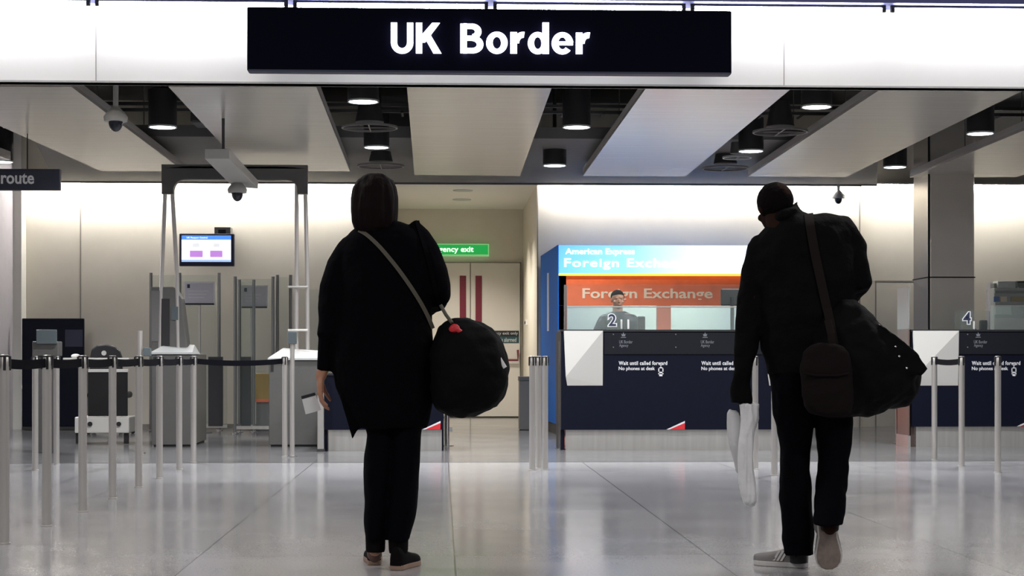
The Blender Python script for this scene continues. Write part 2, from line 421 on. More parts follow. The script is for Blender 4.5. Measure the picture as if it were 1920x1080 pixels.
# pipes and trays in the open ceiling
for i, (Y, z, r, lab, m) in enumerate((
    (14.1, 3.42, .035, 'dark pipe crossing the open ceiling just behind the fascia', 'pipe_grey'),
    (14.7, 3.52, .05, 'second dark pipe crossing the open ceiling behind the fascia', 'pipe_dark'),
    (15.3, 3.44, .025, 'thin grey conduit crossing the open ceiling', 'pipe_grey'),
    (16.1, 3.6, .06, 'thick dark pipe crossing the open ceiling furthest back', 'pipe_dark'))):
    tag(MB().cyl((-8, Y, z), (8, Y, z), r, n=12).build('ceiling_pipe', m, smooth=True), lab, 'pipe', 'pipes in the open ceiling')
mb = MB()
for z_ in (3.36, 3.42): mb.box((-8, 16.9, z_), (8, 16.93, z_+.03))
for k in range(40): mb.box((-8+k*.4, 16.9, 3.36), (-8+k*.4+.02, 17.2, 3.375))
tag(mb.build('cable_tray', 'pipe_dark'), 'black ladder cable tray crossing the open ceiling by the soffit edge', 'cable tray')
mb = MB(); mb.box((X(355, 17.2), 17.25, 3.30), (X(455, 17.2), 17.7, 3.75)); tag(mb.build('air_duct', 'pipe_dark', bevel=.02), 'dark duct box in the gap above the left camera arm', 'duct')

# downlights
def downlight(px, py, lab, first=[None], z=ZP, m='lamp_disc', h=.34):
    p = G(px, py, z)
    if first[0] is None:
        t = thing('downlight', (p.x, p.y, z), lab, 'light', 'black cylinder downlights')
        c = Vector((p.x, p.y, z))
        MB().lathe(c, [(.118, .0), (.13, 0), (.13, .012), (.13, h), (.10, h+.01), (.02, h+.02), (.02, 4.3-z), (.001, 4.3-z)], 28).build('housing', 'black_plastic', t, smooth=True)
        MB().lathe(c, [(.001, -.006), (.117, -.006), (.117, .001), (.001, .001)], 28).build('lamp_disc', m, t)
        MB().lathe(c, [(.117, -.004), (.131, -.008), (.131, .008), (.117, .004)], 28).build('rim', 'lamp_rim', t)
        first[0] = t; return t
    t = copy_tree(first[0]); t.location = (p.x, p.y, z); t['label'] = lab; return t
downlight(681, 190, 'lit black downlight nearest under the sign, above the woman')
downlight(706, 276, 'lit black downlight just above the woman\'s head')
downlight(305, 238, 'lit black downlight beside the pole camera at upper left')
downlight(1081, 238, 'lit black downlight between the centre and the pink-lit panel')
downlight(1040, 310, 'small lit black downlight hanging lowest right of centre')
downlight(1531, 200, 'lit black downlight above the man, nearest the fascia')
downlight(1408, 283, 'lit black downlight left above the man\'s head')
downlight(1838, 250, 'lit black downlight above the square column')
downlight(1678, 313, 'black downlight hanging before the cream opening at right')
def ring_fit(px, py, lab, R=.245, z=ZP):
    p = G(px, py, z)
    t = thing('ring_fitting', (p.x, p.y, z), lab, 'ring light', 'round ring fittings in the open ceiling')
    n = 36; mb = MB()
    mb.rings([[(p.x+(R+a)*math.cos(2*PI*i/n), p.y+(R+a)*math.sin(2*PI*i/n), z+b) for i in range(n)] for a, b in ((0, 0), (.016, 0), (.016, .02), (0, .02), (0, 0))], cap=False)
    mb.build('ring', 'pipe_grey' if R > .2 else 'lamp_rim', t, smooth=False)
    mb = MB(); mb.box((p.x-R, p.y-.006, z+.002), (p.x+R, p.y+.006, z+.012)); mb.box((p.x-.006, p.y-R, z+.002), (p.x+.006, p.y+R, z+.012)); mb.build('cross_bar', 'pipe_grey', t)
    MB().lathe((p.x, p.y, z), [(R*.5, .05), (R*.55, .06), (R*.35, .3), (.01, .32)], 20).build('body', 'pipe_dark', t, smooth=True)
    MB().cyl((p.x, p.y, z+.3), (p.x, p.y, 4.36), .012, n=8).build('stem', 'pipe_dark', t)
downlight(2, 303, 'lit black downlight cut by the left edge above the route sign')
ring_fit(693, 241, 'round ring fitting between the two downlights above the woman')
ring_fit(714, 313, 'round ring fitting closest above the woman\'s head')
ring_fit(1463, 249, 'round ring fitting above and left of the man, larger and nearer')
ring_fit(1382, 297, 'small round ring fitting left above the man', R=.14)
ring_fit(1360, 317, 'round ring fitting furthest back, left above the man')
# recess spotlights
for px, py, lab in ((868, 357, 'recessed spotlight in the corridor ceiling, nearer one'), (866, 374, 'recessed spotlight in the corridor ceiling, farther one')):
    p = G(px, py, zr-.002)
    t = thing('recessed_spotlight', (p.x, p.y, zr), lab, 'light', 'recessed corridor spotlights')
    MB().lathe((p.x, p.y, zr), [(.11, -.012), (.135, -.012), (.14, 0), (.11, 0)], 24).build('trim_ring', 'lamp_rim', t)
    MB().lathe((p.x, p.y, zr), [(.001, -.008), (.11, -.008), (.11, -.001), (.001, -.001)], 24).build('lamp_disc', 'lamp_disc_dim', t)
    l = bpy.data.lights.new('spot', 'SPOT'); l.energy = 330; l.spot_size = math.radians(120); l.spot_blend = .7; l.shadow_soft_size = .1; l.color = (1, .93, .82)
    o = bpy.data.objects.new('recess_lamp', l); o.location = (p.x, p.y, zr-.03); col.objects.link(o)

# wall-washer strips along the top of the back wall
def wall_strip(px0, px1, Y, lab, py=341, m='wall_tube', wy=None):
    z = Z(py, (px0+px1)/2, Y); xa, xb = X(px0, Y), X(px1, Y)
    t = thing('tube_light', ((xa+xb)/2, Y, z), lab, 'light', 'strip lights along the top of the back wall')
    MB().cyl((xa, Y, z), (xb, Y, z), .018, n=10).build('tube', m, t, smooth=True)
    MB().box((xa, Y-.02, z+.016), (xb, YW+(.15 if px0 > 1610 else 0), z+.04)).build('fitting', 'cctv_white', t)
YS = YW-.22
wall_strip(40, 150, YS, 'strip light over the back wall above the navy board', m='wall_tube_left'); wall_strip(154, 315, YS, 'strip light over the back wall left of the metal portal frame', m='wall_tube_left')
wall_strip(322, 560, YS, 'strip light over the back wall above the wall screen', m='wall_tube_left'); wall_strip(566, 686, YS, 'strip light over the back wall behind the woman\'s head', m='wall_tube_left')
wall_strip(1012, 1180, YS, 'strip light over the centre back wall, above the blue kiosk corner', 344); wall_strip(1184, 1400, YS, 'strip light over the centre back wall left of the man\'s head', 344)
wall_strip(1404, 1608, YS, 'strip light over the centre back wall by the dome camera', 345)
wall_strip(1616, 1760, YS, 'strip light over the back wall left of the column', 348); wall_strip(1764, 1990, YS, 'strip light over the back wall right of the column', 349)

# ================================================================== SIGNS
YG = 13.0
t = thing('hanging_sign', (X(917, YG), YG, Z(137, 917, YG)), 'long black illuminated sign reading UK Border on the white fascia', 'sign')
mb = MB(); boxpx(mb, 463, 1372, 16, 136, YG, YG+.14); mb.build('sign_box', 'sign_navy', t, bevel=.012)
mb = MB(); boxpx(mb, 465, 1370, 133, 136.5, YG-.006, YG+.1); mb.build('lower_edge', 'navy_light', t)
def glyph(ch):
    polys = []; S = .205
    def q(*pts): polys.append(list(pts))
    def bar(x0, y0, x1, y1): q((x0, y0), (x1, y0), (x1, y1), (x0, y1))
    def arc(cx, cy, rx, ry, a0, a1, sx=S, sy=.175, n=22):
        for i in range(n):
            a, b = [math.radians(a0+(a1-a0)*(i+k)/n) for k in (0, 1)]
            q((cx+(rx-sx)*math.cos(a), cy+(ry-sy)*math.sin(a)), (cx+rx*math.cos(a), cy+ry*math.sin(a)), (cx+rx*math.cos(b), cy+ry*math.sin(b)), (cx+(rx-sx)*math.cos(b), cy+(ry-sy)*math.sin(b)))
    if ch == 'U': bar(0, .34, S, 1); bar(.73-S, .34, .73, 1); arc(.365, .345, .365, .36, 180, 360); return polys, .73
    if ch == 'K': bar(0, 0, S, 1); q((S-.02, .36), (.30, .36), (.78, 1), (.53, 1), (S-.02, .60)); q((.27, .55), (.57, 0), (.83, 0), (.42, .70)); return polys, .82
    if ch == 'B':
        bar(0, 0, S, 1); bar(.1, .83, .38, 1); bar(.1, .43, .40, .59); bar(.1, 0, .40, .17); arc(.37, .735, .29, .265, -90, 90); arc(.39, .295, .33, .295, -90, 90); return polys, .72
    if ch == 'o': arc(.335, .36, .335, .375, 0, 360, S, .165, 36); return polys, .67
    if ch == 'd': arc(.31, .36, .31, .375, 0, 360, S-.01, .165, 36); bar(.66-S, 0, .66, 1.06); return polys, .66
    if ch == 'e': arc(.335, .36, .335, .375, 0, 318, S, .165, 36); bar(.08, .30, .665, .42); return polys, .67
    if ch == 'r': bar(0, 0, S, .725); arc(.40, .35, .33, .385, 82, 178, S, .19, 14); return polys, .46
def sign_word(word, px0, px1, py0, py1, Y, th):
    z0 = Z(py1, px0, Y); hgt = Z(py0, px0, Y)-z0; ws = [glyph(c)[1] for c in word]; gap = .085
    tot = (sum(ws)+gap*(len(ws)-1))*hgt; k = (X(px1, Y)-X(px0, Y))/tot; x = X(px0, Y)
    for c, w_ in zip(word, ws):
        mb = MB()
        for pl in glyph(c)[0]: mb.prism([(x+a*hgt*k, z0+b*hgt) for a, b in pl], Y-th, Y)
        mb.build('letter', 'letters_lit', t); x += (w_+gap)*hgt*k
sign_word('UK', 733, 827, 43, 100, YG-.012, .02)
sign_word('Border', 863, 1107, 45, 100, YG-.012, .02)
mb = MB()
for px in (560, 1270):
    x = X(px, YG); mb.box((x-.02, YG+.13, Z(100, px, YG)), (x+.02, YF+.02, Z(60, px, YG)))
mb.build('bracket', 'black_plastic', t)

YR2 = 16.4
t = thing('hanging_sign', (X(0, YR2), YR2, Z(357, 0, YR2)), 'dark grey hanging sign reading route at the left edge', 'sign')
mb = MB(); boxpx(mb, -250, 112, 316, 356, YR2, YR2+.07); mb.build('sign_box', 'sign_grey', t, bevel=.006)
text_px('route', 2, 64, 325, 345, YR2, .006, .02).build('lettering', 'sign_text', t)
mb = MB()
for px in (50, -180):
    x = X(px, YR2); mb.cyl((x, YR2+.03, Z(316, px, YR2)), (x, YR2+.03, 4.35), .006, n=6)
mb.build('cable', 'black_plastic', t)

# green exit sign above the doors
Ye = YR-.12
t = thing('exit_sign', (X(845, Ye), Ye, Z(480, 845, Ye)), 'lit green emergency exit sign above the white double doors', 'sign')
mb = MB(); boxpx(mb, 772, 917, 457, 480, Ye, YR-.002); mb.build('sign_box', 'green_rim', t)
mb = MB(); boxpx(mb, 774, 915, 459, 477, Ye-.006, Ye+.01); mb.build('sign_face', 'green_lit', t)
text_px('Emergency exit', 790, 888, 462, 475.5, Ye-.007, .004, .02).build('lettering', 'green_text', t)

# ================================================================== DOUBLE DOOR
def door():
    d = bpy.data.objects.new('door_1', None); col.objects.link(d); d.location = (X(882, YR), YR, 0); d['kind'] = 'structure'
    Y0 = YR-.05
    zt_ = Z(493, 880, Y0)
    for (a, b) in ((789, 881.2), (882.8, 975)):
        MB().box((X(a, Y0), Y0, .02), (X(b, Y0), YR, zt_)).build('door_leaf', 'door_paint', d, bevel=.004)
    mb = MB(); xL, xR = X(788, Y0), X(976, Y0)
    mb.box((xL-.012, Y0-.004, 0), (xL, YR, zt_+.012)); mb.box((xR, Y0-.004, 0), (xR+.012, YR, zt_+.012)); mb.box((xL, Y0-.004, zt_), (xR, YR, zt_+.014))
    x = X(882, Y0); mb.box((x-.004, Y0-.002, 0), (x+.004, YR, zt_))
    mb.build('door_gap', 'seam', d)
    for px in (868, 897.5):
        mb = MB(); boxpx(mb, px-6, px+6, 517, 640, Y0-.012, Y0); mb.build('vision_strip', 'maroon', d)
    mb = MB(); boxpx(mb, 900, 973, 620, 643, Y0-.006, Y0); mb.build('door_notice', 'teal', d)
    mb = MB(); boxpx(mb, 900, 973, 620, 631, Y0-.008, Y0-.006); mb.build('door_notice_band', 'black_plastic', d)
    text_px('Emergency exit only', 904, 971, 622, 629, Y0-.009, .003).build('lettering', 'text_white', d)
    text_px('This door is alarmed', 908, 968, 633, 641, Y0-.007, .003).build('lettering', 'text_white', d)
    mb = MB(); a = P(935, 675, Y0-.06); b = P(971, 675, Y0-.06); c = P(971, 656, Y0-.06)
    mb.tube([(a.x, Y0, a.z), a, b, c], .018, 8); mb.build('door_handle', 'maroon', d)
door()
Yp = YR
mb = MB(); p = P(988, 612, 25.5); xw = xr0
l = bpy.data.lights.new('spot', 'AREA'); l.size = 1.6; l.energy = 110; l.color = (1, .97, .94)
o = bpy.data.objects.new('kiosk_fill_light', l); o.location = (X(1270, 21.6), 21.6, 2.2); col.objects.link(o)  # unseen area light added to brighten the kiosk
t = thing('wall_switch', (xw, 25.5, p.z-.03), 'small switch on the corridor side wall right of the doors', 'switch')
MB().box((xw-.03, 25.43, p.z+.02), (xw, 25.53, p.z+.10)).build('switch_plate', 'paper', t); MB().box((xw-.045, 25.455, p.z+.035), (xw-.03, 25.505, p.z+.075)).build('button', 'black_plastic', t)

# ================================================================== SQUARE COLUMN
Yc = 19.6
t = thing('square_column', (X(1786, Yc), Yc+.3, 0), 'square metal clad column behind the right hand desk', 'column')
xa, xb = X(1741, Yc), X(1828, Yc); ztop = 3.9
MB().box((xa, Yc, 0), (xb, Yc+.66, ztop)).build('cladding', 'column_metal', t, bevel=.03)
zsm = Z(521, 1780, Yc)
mb = MB(); mb.box((xa-.004, Yc-.004, zsm), (xb+.004, Yc+.664, zsm+.014)); mb.box((xa-.004, Yc-.004, 0), (xa+.014, Yc+.014, ztop)); mb.build('joint', 'black_matte', t)

# ================================================================== CAMERAS (CCTV)
def dome(t, c, s=1.0):
    MB().lathe(c, [(.001, .13*s), (.03*s, .13*s), (.085*s, .07*s), (.105*s, .04*s), (.10*s, .0), (.001, 0)], 24).build('housing', 'cctv_white', t, smooth=True)
    MB().ball((c[0], c[1], c[2]-.005), (.062*s, .062*s, .085*s), 20, 10).build('dome', 'cctv_dome', t, smooth=True)
Yk = 13.9
c = P(217, 228, Yk); t = thing('security_camera', c, 'dome security camera on a white pole at upper left', 'security camera', 'dome security cameras')
dome(t, c, .92); MB().cyl((c.x, c.y, c.z+.11), (c.x, c.y, c.z+1.1), .022, n=14).build('pole', 'cctv_white', t, smooth=True)
Yk = 17.3
c = P(445, 362, Yk); t = thing('security_camera', c, 'dome security camera under the end of the grey arm', 'security camera', 'dome security cameras')
dome(t, c, .95)
# arm: box beam running back-left and up into the open ceiling
zb = c.z+.1
a1, a2 = G(436, 350, zb), G(484, 354, zb); b1, b2 = G(384, 294, zb+.02), G(430, 294, zb+.02)
mb = MB(); H_ = .09
vs = [a1, a2, b2, b1]; vs = [Vector((v.x, v.y, zb)) for v in vs]
mb.slab([tuple(v[:2]) for v in vs], zb, zb+H_)
mb.build('arm', 'cctv_white', t, bevel=.006)
mb = MB(); mb.cyl((b1.x+.15, b1.y-.1 if b1.y > a1.y else b1.y+.1, zb+.06), (b1.x+.15, b1.y-.1 if b1.y > a1.y else b1.y+.1, 4.36), .014); mb.build('drop_rod', 'pipe_dark', t)
Yk = YW-.35
c = P(1572, 372, Yk); t = thing('security_camera', c, 'dome security camera beside the man\'s head on the back wall', 'security camera', 'dome security cameras')
dome(t, c, .85); mb = MB(); mb.cyl((c.x, c.y, c.z+.1), (c.x, c.y, zs+.02), .02); mb.build('stem', 'cctv_white', t)

# ================================================================== WALL SCREEN
Yv = YW-.30
t = thing('wall_screen', (X(387, Yv), Yv, Z(500, 387, Yv)), 'lit flat screen on a bracket on the left back wall', 'screen')
mb = MB(); boxpx(mb, 336, 439, 438, 499, Yv, Yv+.07); mb.build('bezel', 'navy_light', t, bevel=.01)
mb = MB(); boxpx(mb, 340.5, 433, 441.5, 491, Yv-.004, Yv+.01); mb.build('screen_face', 'screen_white', t)
mb = MB(); boxpx(mb, 340.5, 433, 441.5, 449.5, Yv-.006, Yv-.004); mb.build('screen_header', 'screen_blue', t)
mb = MB(); boxpx(mb, 340.5, 433, 487, 491, Yv-.006, Yv-.004); mb.build('screen_footer', 'screen_pale', t)
text_px('UK Passport Control', 350, 389, 444, 448, Yv-.007, .002, .02).build('lettering', 'screen_white', t)
for a, b in ((356, 380), (394, 417)):
    mb = MB(); boxpx(mb, a, b, 470, 482, Yv-.006, Yv-.004); mb.build('screen_button', 'screen_pink', t)
for a, b in ((361, 374), (400, 412)):
    mb = MB(); boxpx(mb, a, b, 456, 464, Yv-.005, Yv-.004); mb.build('screen_icon', 'screen_faint', t)
mb = MB(); boxpx(mb, 402, 432, 426, 440, Yv+.08, YW); mb.build('bracket', 'pipe_grey', t)
mb = MB(); x = X(417, Yv+.1); mb.box((x-.05, Yv+.06, Z(480, 417, Yv)), (x+.05, YW, Z(430, 417, Yv))); mb.build('bracket', 'black_plastic', t)

# ================================================================== KIOSK
Yf = 20.5; Yb = YW-.03
z1 = Z(459, 1048, Yf)
xf0, xf1 = X(1046, Yf), X(1503, Yf); xb0 = X(1009.5, Yb)+.03
t = thing('exchange_kiosk', ((xf0+xf1)/2, Yf+.8, 0), 'blue and orange foreign exchange kiosk with lit sign against back wall', 'kiosk')
MB().slab([(xf0, Yf), (xf0+.10, Yf), (xb0+.10, Yb), (xb0, Yb)], .13, z1).build('side_wall', 'blue_kiosk', t)
MB().slab([(xf0+.01, Yf+.01), (xf0+.10, Yf+.01), (xb0+.10, Yb), (xb0+.01, Yb)], .0, .13).build('skirting', 'rubber', t)
MB().slab([(xf1-.1, Yf), (xf1, Yf), (xf1, Yb), (xf1-.1, Yb)], 0, z1).build('side_wall', 'blue_kiosk', t)
MB().box((xf0+.1, Yf+.02, z1-.05), (xf1-.1, Yb, z1)).build('roof', 'blue_kiosk', t)
MB().box((xf0+.1, Yb-.05, 0), (xf1-.1, Yb, z1-.05)).build('back_wall', 'window_frost', t)
mb = MB(); boxpx(mb, 1048, 1502, 460, 513, Yf-.06, Yf+.1); mb.build('light_box', 'kiosk_light_box', t)
mb = MB(); boxpx(mb, 1048, 1502, 513, 517, Yf-.062, Yf+.1); mb.build('light_box_edge', 'sign_yellow', t)
text_px('American Express', 1060, 1190, 466, 480, Yf-.062, .006, .012).build('lettering', 'sign_letter_lit', t)
text_px('Foreign Exchange Bureau', 1058, 1412, 485, 506, Yf-.062, .006, .012, 1.1).build('lettering', 'sign_letter_lit', t)
mb = MB(); boxpx(mb, 1048, 1502, 517, 573, Yf, Yf+.08); mb.build('fascia_board', 'orange', t)
text_px('Foreign Exchange', 1092, 1336, 541, 565, Yf-.001, .008, .02).build('lettering', 'orange_text', t)
for a, b in ((1048, 1064), (1232, 1258), (1400, 1424), (1486, 1502)):
    mb = MB(); boxpx(mb, a, b, 573, 660, Yf, Yf+.08); mb.build('mullion', 'orange', t)
for a, b in ((1064, 1232), (1258, 1400), (1424, 1486)):
    mb = MB(); boxpx(mb, a, b, 573, 660, Yf+.03, Yf+.05); mb.build('window_pane', 'glass_green', t)
mb = MB(); boxpx(mb, 1048, 1502, 660, 812, Yf, Yf+.08); mb.build('counter_front', 'orange', t)
mb = MB(); boxpx(mb, 1050, 1500, 655, 661, Yf-.1, Yf+.4); mb.build('counter_top', 'paper', t)
# white strip, hinges on the blue side
def side_pt(u, z): return Vector((xf0+(xb0-xf0)*u, Yf+(Yb-Yf)*u, z))
mb = MB(); a = side_pt(.50, Z(620, 1028, 21.4)); b = side_pt(.53, Z(510, 1028, 21.4)); mb.slab([(a.x-.015, a.y), (a.x, a.y-.01), (b.x, b.y), (b.x-.015, b.y)], a.z, b.z); mb.build('grab_strip', 'paper', t)

# steel bin by the corridor and thin rail
Yn_ = G(985, 807).y
mb = MB(); t = thing('litter_bin', (X(984, Yn_), Yn_+.15, 0), 'grey metal litter bin left of the three bunched posts', 'bin')
boxpx(mb, 974, 997, 714, 806, Yn_, Yn_+.3); mb.build('body', 'bin_grey', t, bevel=.008)
mb = MB(); boxpx(mb, 973, 998, 706, 714, Yn_-.01, Yn_+.31); mb.build('lid', 'cabinet_steel', t, bevel=.005)

# chrome gate post at the desk's left end
def bracket_post(px, pt, pb, lab, r=.028, dark=True):
    g = G(px, pb); t = thing('glass_gate_post', (g.x, g.y, 0), lab, 'post')
    zt_ = P(px, pt, g.y).z
    MB().lathe(g, [(r, .01), (r, zt_), (r*.6, zt_+.005), (.001, zt_+.005)], 16).build('tube', 'chrome' if dark else 'steel', t, smooth=True)
    MB().lathe(g, [(r*2.6, 0), (r*2.6, .008), (r*1.1, .014), (.001, .014)], 20).build('base_plate', 'chrome', t)
    mb = MB()
    for z_ in (.15, zt_*.5, zt_-.12): mb.box((g.x+r*.5, g.y-.015, z_), (g.x+r+.03, g.y+.015, z_+.05))
    mb.build('clamp', 'chrome', t)
bracket_post(1053, 640, 842, 'chrome post at the left end of desk number 2')
bracket_post(838, 640, 836, 'chrome post under the woman\'s round bag')
bracket_post(1684, 700, 832, 'chrome post with base plate left of desk number 4')

# ================================================================== DESKS
def desk(pxl, pxr, base, top, label, number=None, panels=(), logos=(), texts=(), flash=None, depth=.75, logo_range=None, number_px=None, plinth_y=None, flash2=None, side_mat='navy'):
    g = G((pxl+pxr)/2, base); Y = g.y
    t = thing('immigration_desk', (g.x, Y, 0), label, 'desk', 'dark blue immigration desks')
    zt_ = Z(top, pxl, Y); zpl = Z(plinth_y or base-38, pxl, Y)
    xa, xb = X(pxl, Y), X(pxr, Y)
    MB().box((xa+.05, Y+.03, 0), (xb-.02, Y+.06, zpl)).build('plinth', 'steel_brushed', t)
    MB().box((xa, Y, zpl), (xb, Y+.05, zt_-.02)).build('front_panel', 'navy', t)
    MB().box((xa, Y+.05, 0), (xa+.04, Y+depth, zt_-.02)).build('side_panel', side_mat, t); MB().box((xb-.04, Y+.05, 0), (xb, Y+depth, zt_-.02)).build('side_panel', 'navy', t)
    MB().box((xa-.01, Y-.015, zt_-.02), (xb+.01, Y+.32, zt_)).build('ledge', 'black_plastic', t)
    MB().box((xa+.05, Y+.2, .74), (xb-.05, Y+depth, .77)).build('worktop', 'navy_light', t)
    zb_ = Z(top+46, pxl, Y)
    for a, b in panels:
        x0, x1 = X(a, Y), X(b, Y); zl, zh = Z(top+105, a, Y), zt_-.012
        f1 = MB(); m_ = .018
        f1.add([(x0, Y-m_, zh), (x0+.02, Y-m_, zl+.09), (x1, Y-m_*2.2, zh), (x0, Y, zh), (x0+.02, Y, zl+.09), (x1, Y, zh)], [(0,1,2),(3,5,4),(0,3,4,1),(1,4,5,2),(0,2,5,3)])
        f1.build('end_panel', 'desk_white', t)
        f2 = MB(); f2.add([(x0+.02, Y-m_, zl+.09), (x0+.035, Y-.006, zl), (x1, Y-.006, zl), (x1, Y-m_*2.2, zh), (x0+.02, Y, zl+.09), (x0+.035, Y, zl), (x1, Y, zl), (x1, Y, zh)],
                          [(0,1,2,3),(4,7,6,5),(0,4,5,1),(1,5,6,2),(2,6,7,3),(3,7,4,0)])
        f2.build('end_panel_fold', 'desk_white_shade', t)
    if logo_range:
        MB().box((X(logo_range[0], Y), Y-.012, zb_), (X(logo_range[1], Y), Y, zt_-.03)).build('logo_band', 'navy_band', t)
        mb = MB(); w = logo_range[1]-logo_range[0]; k = max(2, int(w/110))
        for i in range(k):
            for q in (top+9, top+33):
                a = P(logo_range[0]+17+i*117, q, Y-.012); mb.cyl((a.x, Y-.018, a.z), (a.x, Y-.012, a.z), .007, n=8)
        mb.build('screw', 'chrome', t)
    for px in logos:
        mb = MB(); a = P(px, top+7, Y-.013)
        mb.prism([(a.x-.015, a.z-.03), (a.x+.015, a.z-.03), (a.x+.022, a.z-.005), (a.x+.008, a.z-.012), (a.x, a.z+.012), (a.x-.008, a.z-.012), (a.x-.022, a.z-.005)], Y-.017, Y-.012)
        mb.box((a.x-.026, Y-.017, a.z-.045), (a.x+.026, Y-.012, a.z-.038)); mb.build('crest', 'text_grey', t)
        text_px('UK Border', px-8, px+17, top+20, top+26, Y-.0125, .002, .01).build('lettering', 'text_grey', t)
        text_px('Agency', px-8, px+9, top+27, top+34, Y-.0125, .002, .01).build('lettering', 'text_grey', t)
    for px in texts:
        text_px('Wait until called forward', px, px+91, top+59, top+66.5, Y, .003, .03, 1.12).build('lettering', 'text_white', t)
        text_px('No phones at desk', px, px+68, top+69.5, top+78, Y, .003, .02).build('lettering', 'text_white', t)
        mb = MB(); a = P(px+79, top+79, Y)
        w, h = .026, .045
        for (x0, x1, q0, q1) in ((-w, -w+.01, -h, h), (w-.01, w, -h, h), (-w, w, -h, -h+.02), (-w, w, h-.01, h), (-w, w, -.015, 0)):
            mb.box((a.x+x0, Y-.003, a.z+q0), (a.x+x1, Y, a.z+q1))
        mb.box((a.x-.003, Y-.003, a.z+h), (a.x+.003, Y, a.z+h+.025)); mb.box((a.x-.012, Y-.003, a.z+h+.02), (a.x+.012, Y, a.z+h+.025))
        mb.build('phone_symbol', 'text_white', t)
    if flash:
        for px in ([flash] if not flash2 else [flash, flash2]):
            a = P(px-15, plinth_y or base-38, Y); b = P(px+14, plinth_y or base-38, Y); zc = Z((plinth_y or base-38)-13, px, Y)
            MB().prism([(a.x, zpl+.002), (b.x, zpl+.002), (b.x, zc)], Y-.006, Y).build('red_flash', 'red', t)
            MB().prism([(a.x-.03, zpl+.002), (a.x+.03, zpl+.002), (b.x, zc-.006), (b.x, zc+.02)], Y-.004, Y).build('white_flash', 'text_white', t)
    if number:
        px, py = number_px; Y2 = Y+.02
        mb = MB(); boxpx(mb, px-12, px+12, py-16, top, Y2, Y2+.008); mb.build('number_plate', 'glass_clear', t)
        text_px(number, px-9, px+9, py-12.5, py+13, Y2-.006, .004, .07).build('number_outline', 'text_white', t)
        text_px(number, px-7, px+7, py-11, py+11, Y2-.011, .004, .012).build('number', 'navy_light', t)
    return t, Y, xa, xb, zt_
t2, Y2d, xa2, xb2, zt2 = desk(1052, 1514, 844, 618, 'dark blue desk number 2 with white end panel, before the orange kiosk', '2',
    panels=((1057, 1130), (1436, 1510)), logos=(1169, 1322), texts=(1160, 1315), flash=1270, logo_range=(1133, 1434), number_px=(1148, 600), plinth_y=806)
# its glass screen
t = thing('desk_screen', ((xa2+xb2)/2, Y2d+.3, zt2), 'long clear glass screen on the desk before the orange kiosk', 'screen')
mb = MB(); boxpx(mb, 1063, 1440, 576, 618, Y2d+.30, Y2d+.312); mb.build('lower_pane', 'glass_green', t)
mb = MB(); boxpx(mb, 1063, 1440, 534, 574.5, Y2d+.30, Y2d+.312); mb.build('upper_pane', 'glass_clear', t)
mb = MB(); boxpx(mb, 1058, 1063, 534, 618, Y2d+.28, Y2d+.33); boxpx(mb, 1440, 1444, 534, 618, Y2d+.28, Y2d+.33); mb.build('upright', 'chrome', t)
mb = MB(); boxpx(mb, 1063, 1440, 574, 576.5, Y2d+.295, Y2d+.32); mb.build('rail', 'steel', t)
# things on desk 2
Yk = Y2d+.12
for a, lab in ((1165, 'white upright card holder on desk 2, left one of the pair'), (1178, 'white upright card holder on desk 2, right one of the pair')):
    t = thing('card_holder', (X(a+2, Yk), Yk, zt2), lab, 'card holder', 'white card holders on desk 2')
    mb = MB(); boxpx(mb, a-1.5, a+1.8, 599, 617, Yk, Yk+.01); mb.build('card', 'paper', t)
    MB().box((X(a-3, Yk), Yk-.02, zt2), (X(a+4, Yk), Yk+.04, zt2+.012)).build('base', 'glass_clear', t)
def monitor(pxa, pxb, py0, py1, Y, zfoot, lab):
    cx = (pxa+pxb)/2; t = thing('monitor', (X(cx, Y), Y+.05, zfoot), lab, 'monitor')
    mb = MB(); boxpx(mb, pxa, pxb, py0, py1, Y, Y+.05); mb.build('casing', 'black_plastic', t, bevel=.012)
    x = X(cx, Y); zc = Z((py0+py1)/2, cx, Y); MB().cyl((x, Y-.03, zfoot+.02), (x, Y-.03, zc), .02).build('stand', 'black_plastic', t)
    MB().lathe((x, Y-.03, zfoot), [(.11, 0), (.11, .015), (.02, .02), (.001, .02)], 20).build('foot', 'black_plastic', t)
    mb = MB(); boxpx(mb, pxa+1.5, pxb-1.5, py0+1.5, py1-1.5, Y+.05, Y+.053); mb.build('display', 'screen_grey', t)
monitor(1352, 1392, 541, 573, Y2d+.55, .77, 'black monitor seen from behind, left of the man\'s arm')
monitor(1196, 1210, 593, 630, Y2d+.55, .77, 'small black monitor edge beside the seated officer')

# desk 4
t4, Y4, xa4, xb4, zt4 = desk(1710, 2160, 838, 618, 'dark blue desk number 4 at the right edge of photo', '4', panels=((1711, 1796),), logos=(1834, 1990), texts=(1822, 1985), flash=1927,
    logo_range=(1797, 2120), number_px=(1813, 596), plinth_y=800, side_mat='bronze', depth=.5)
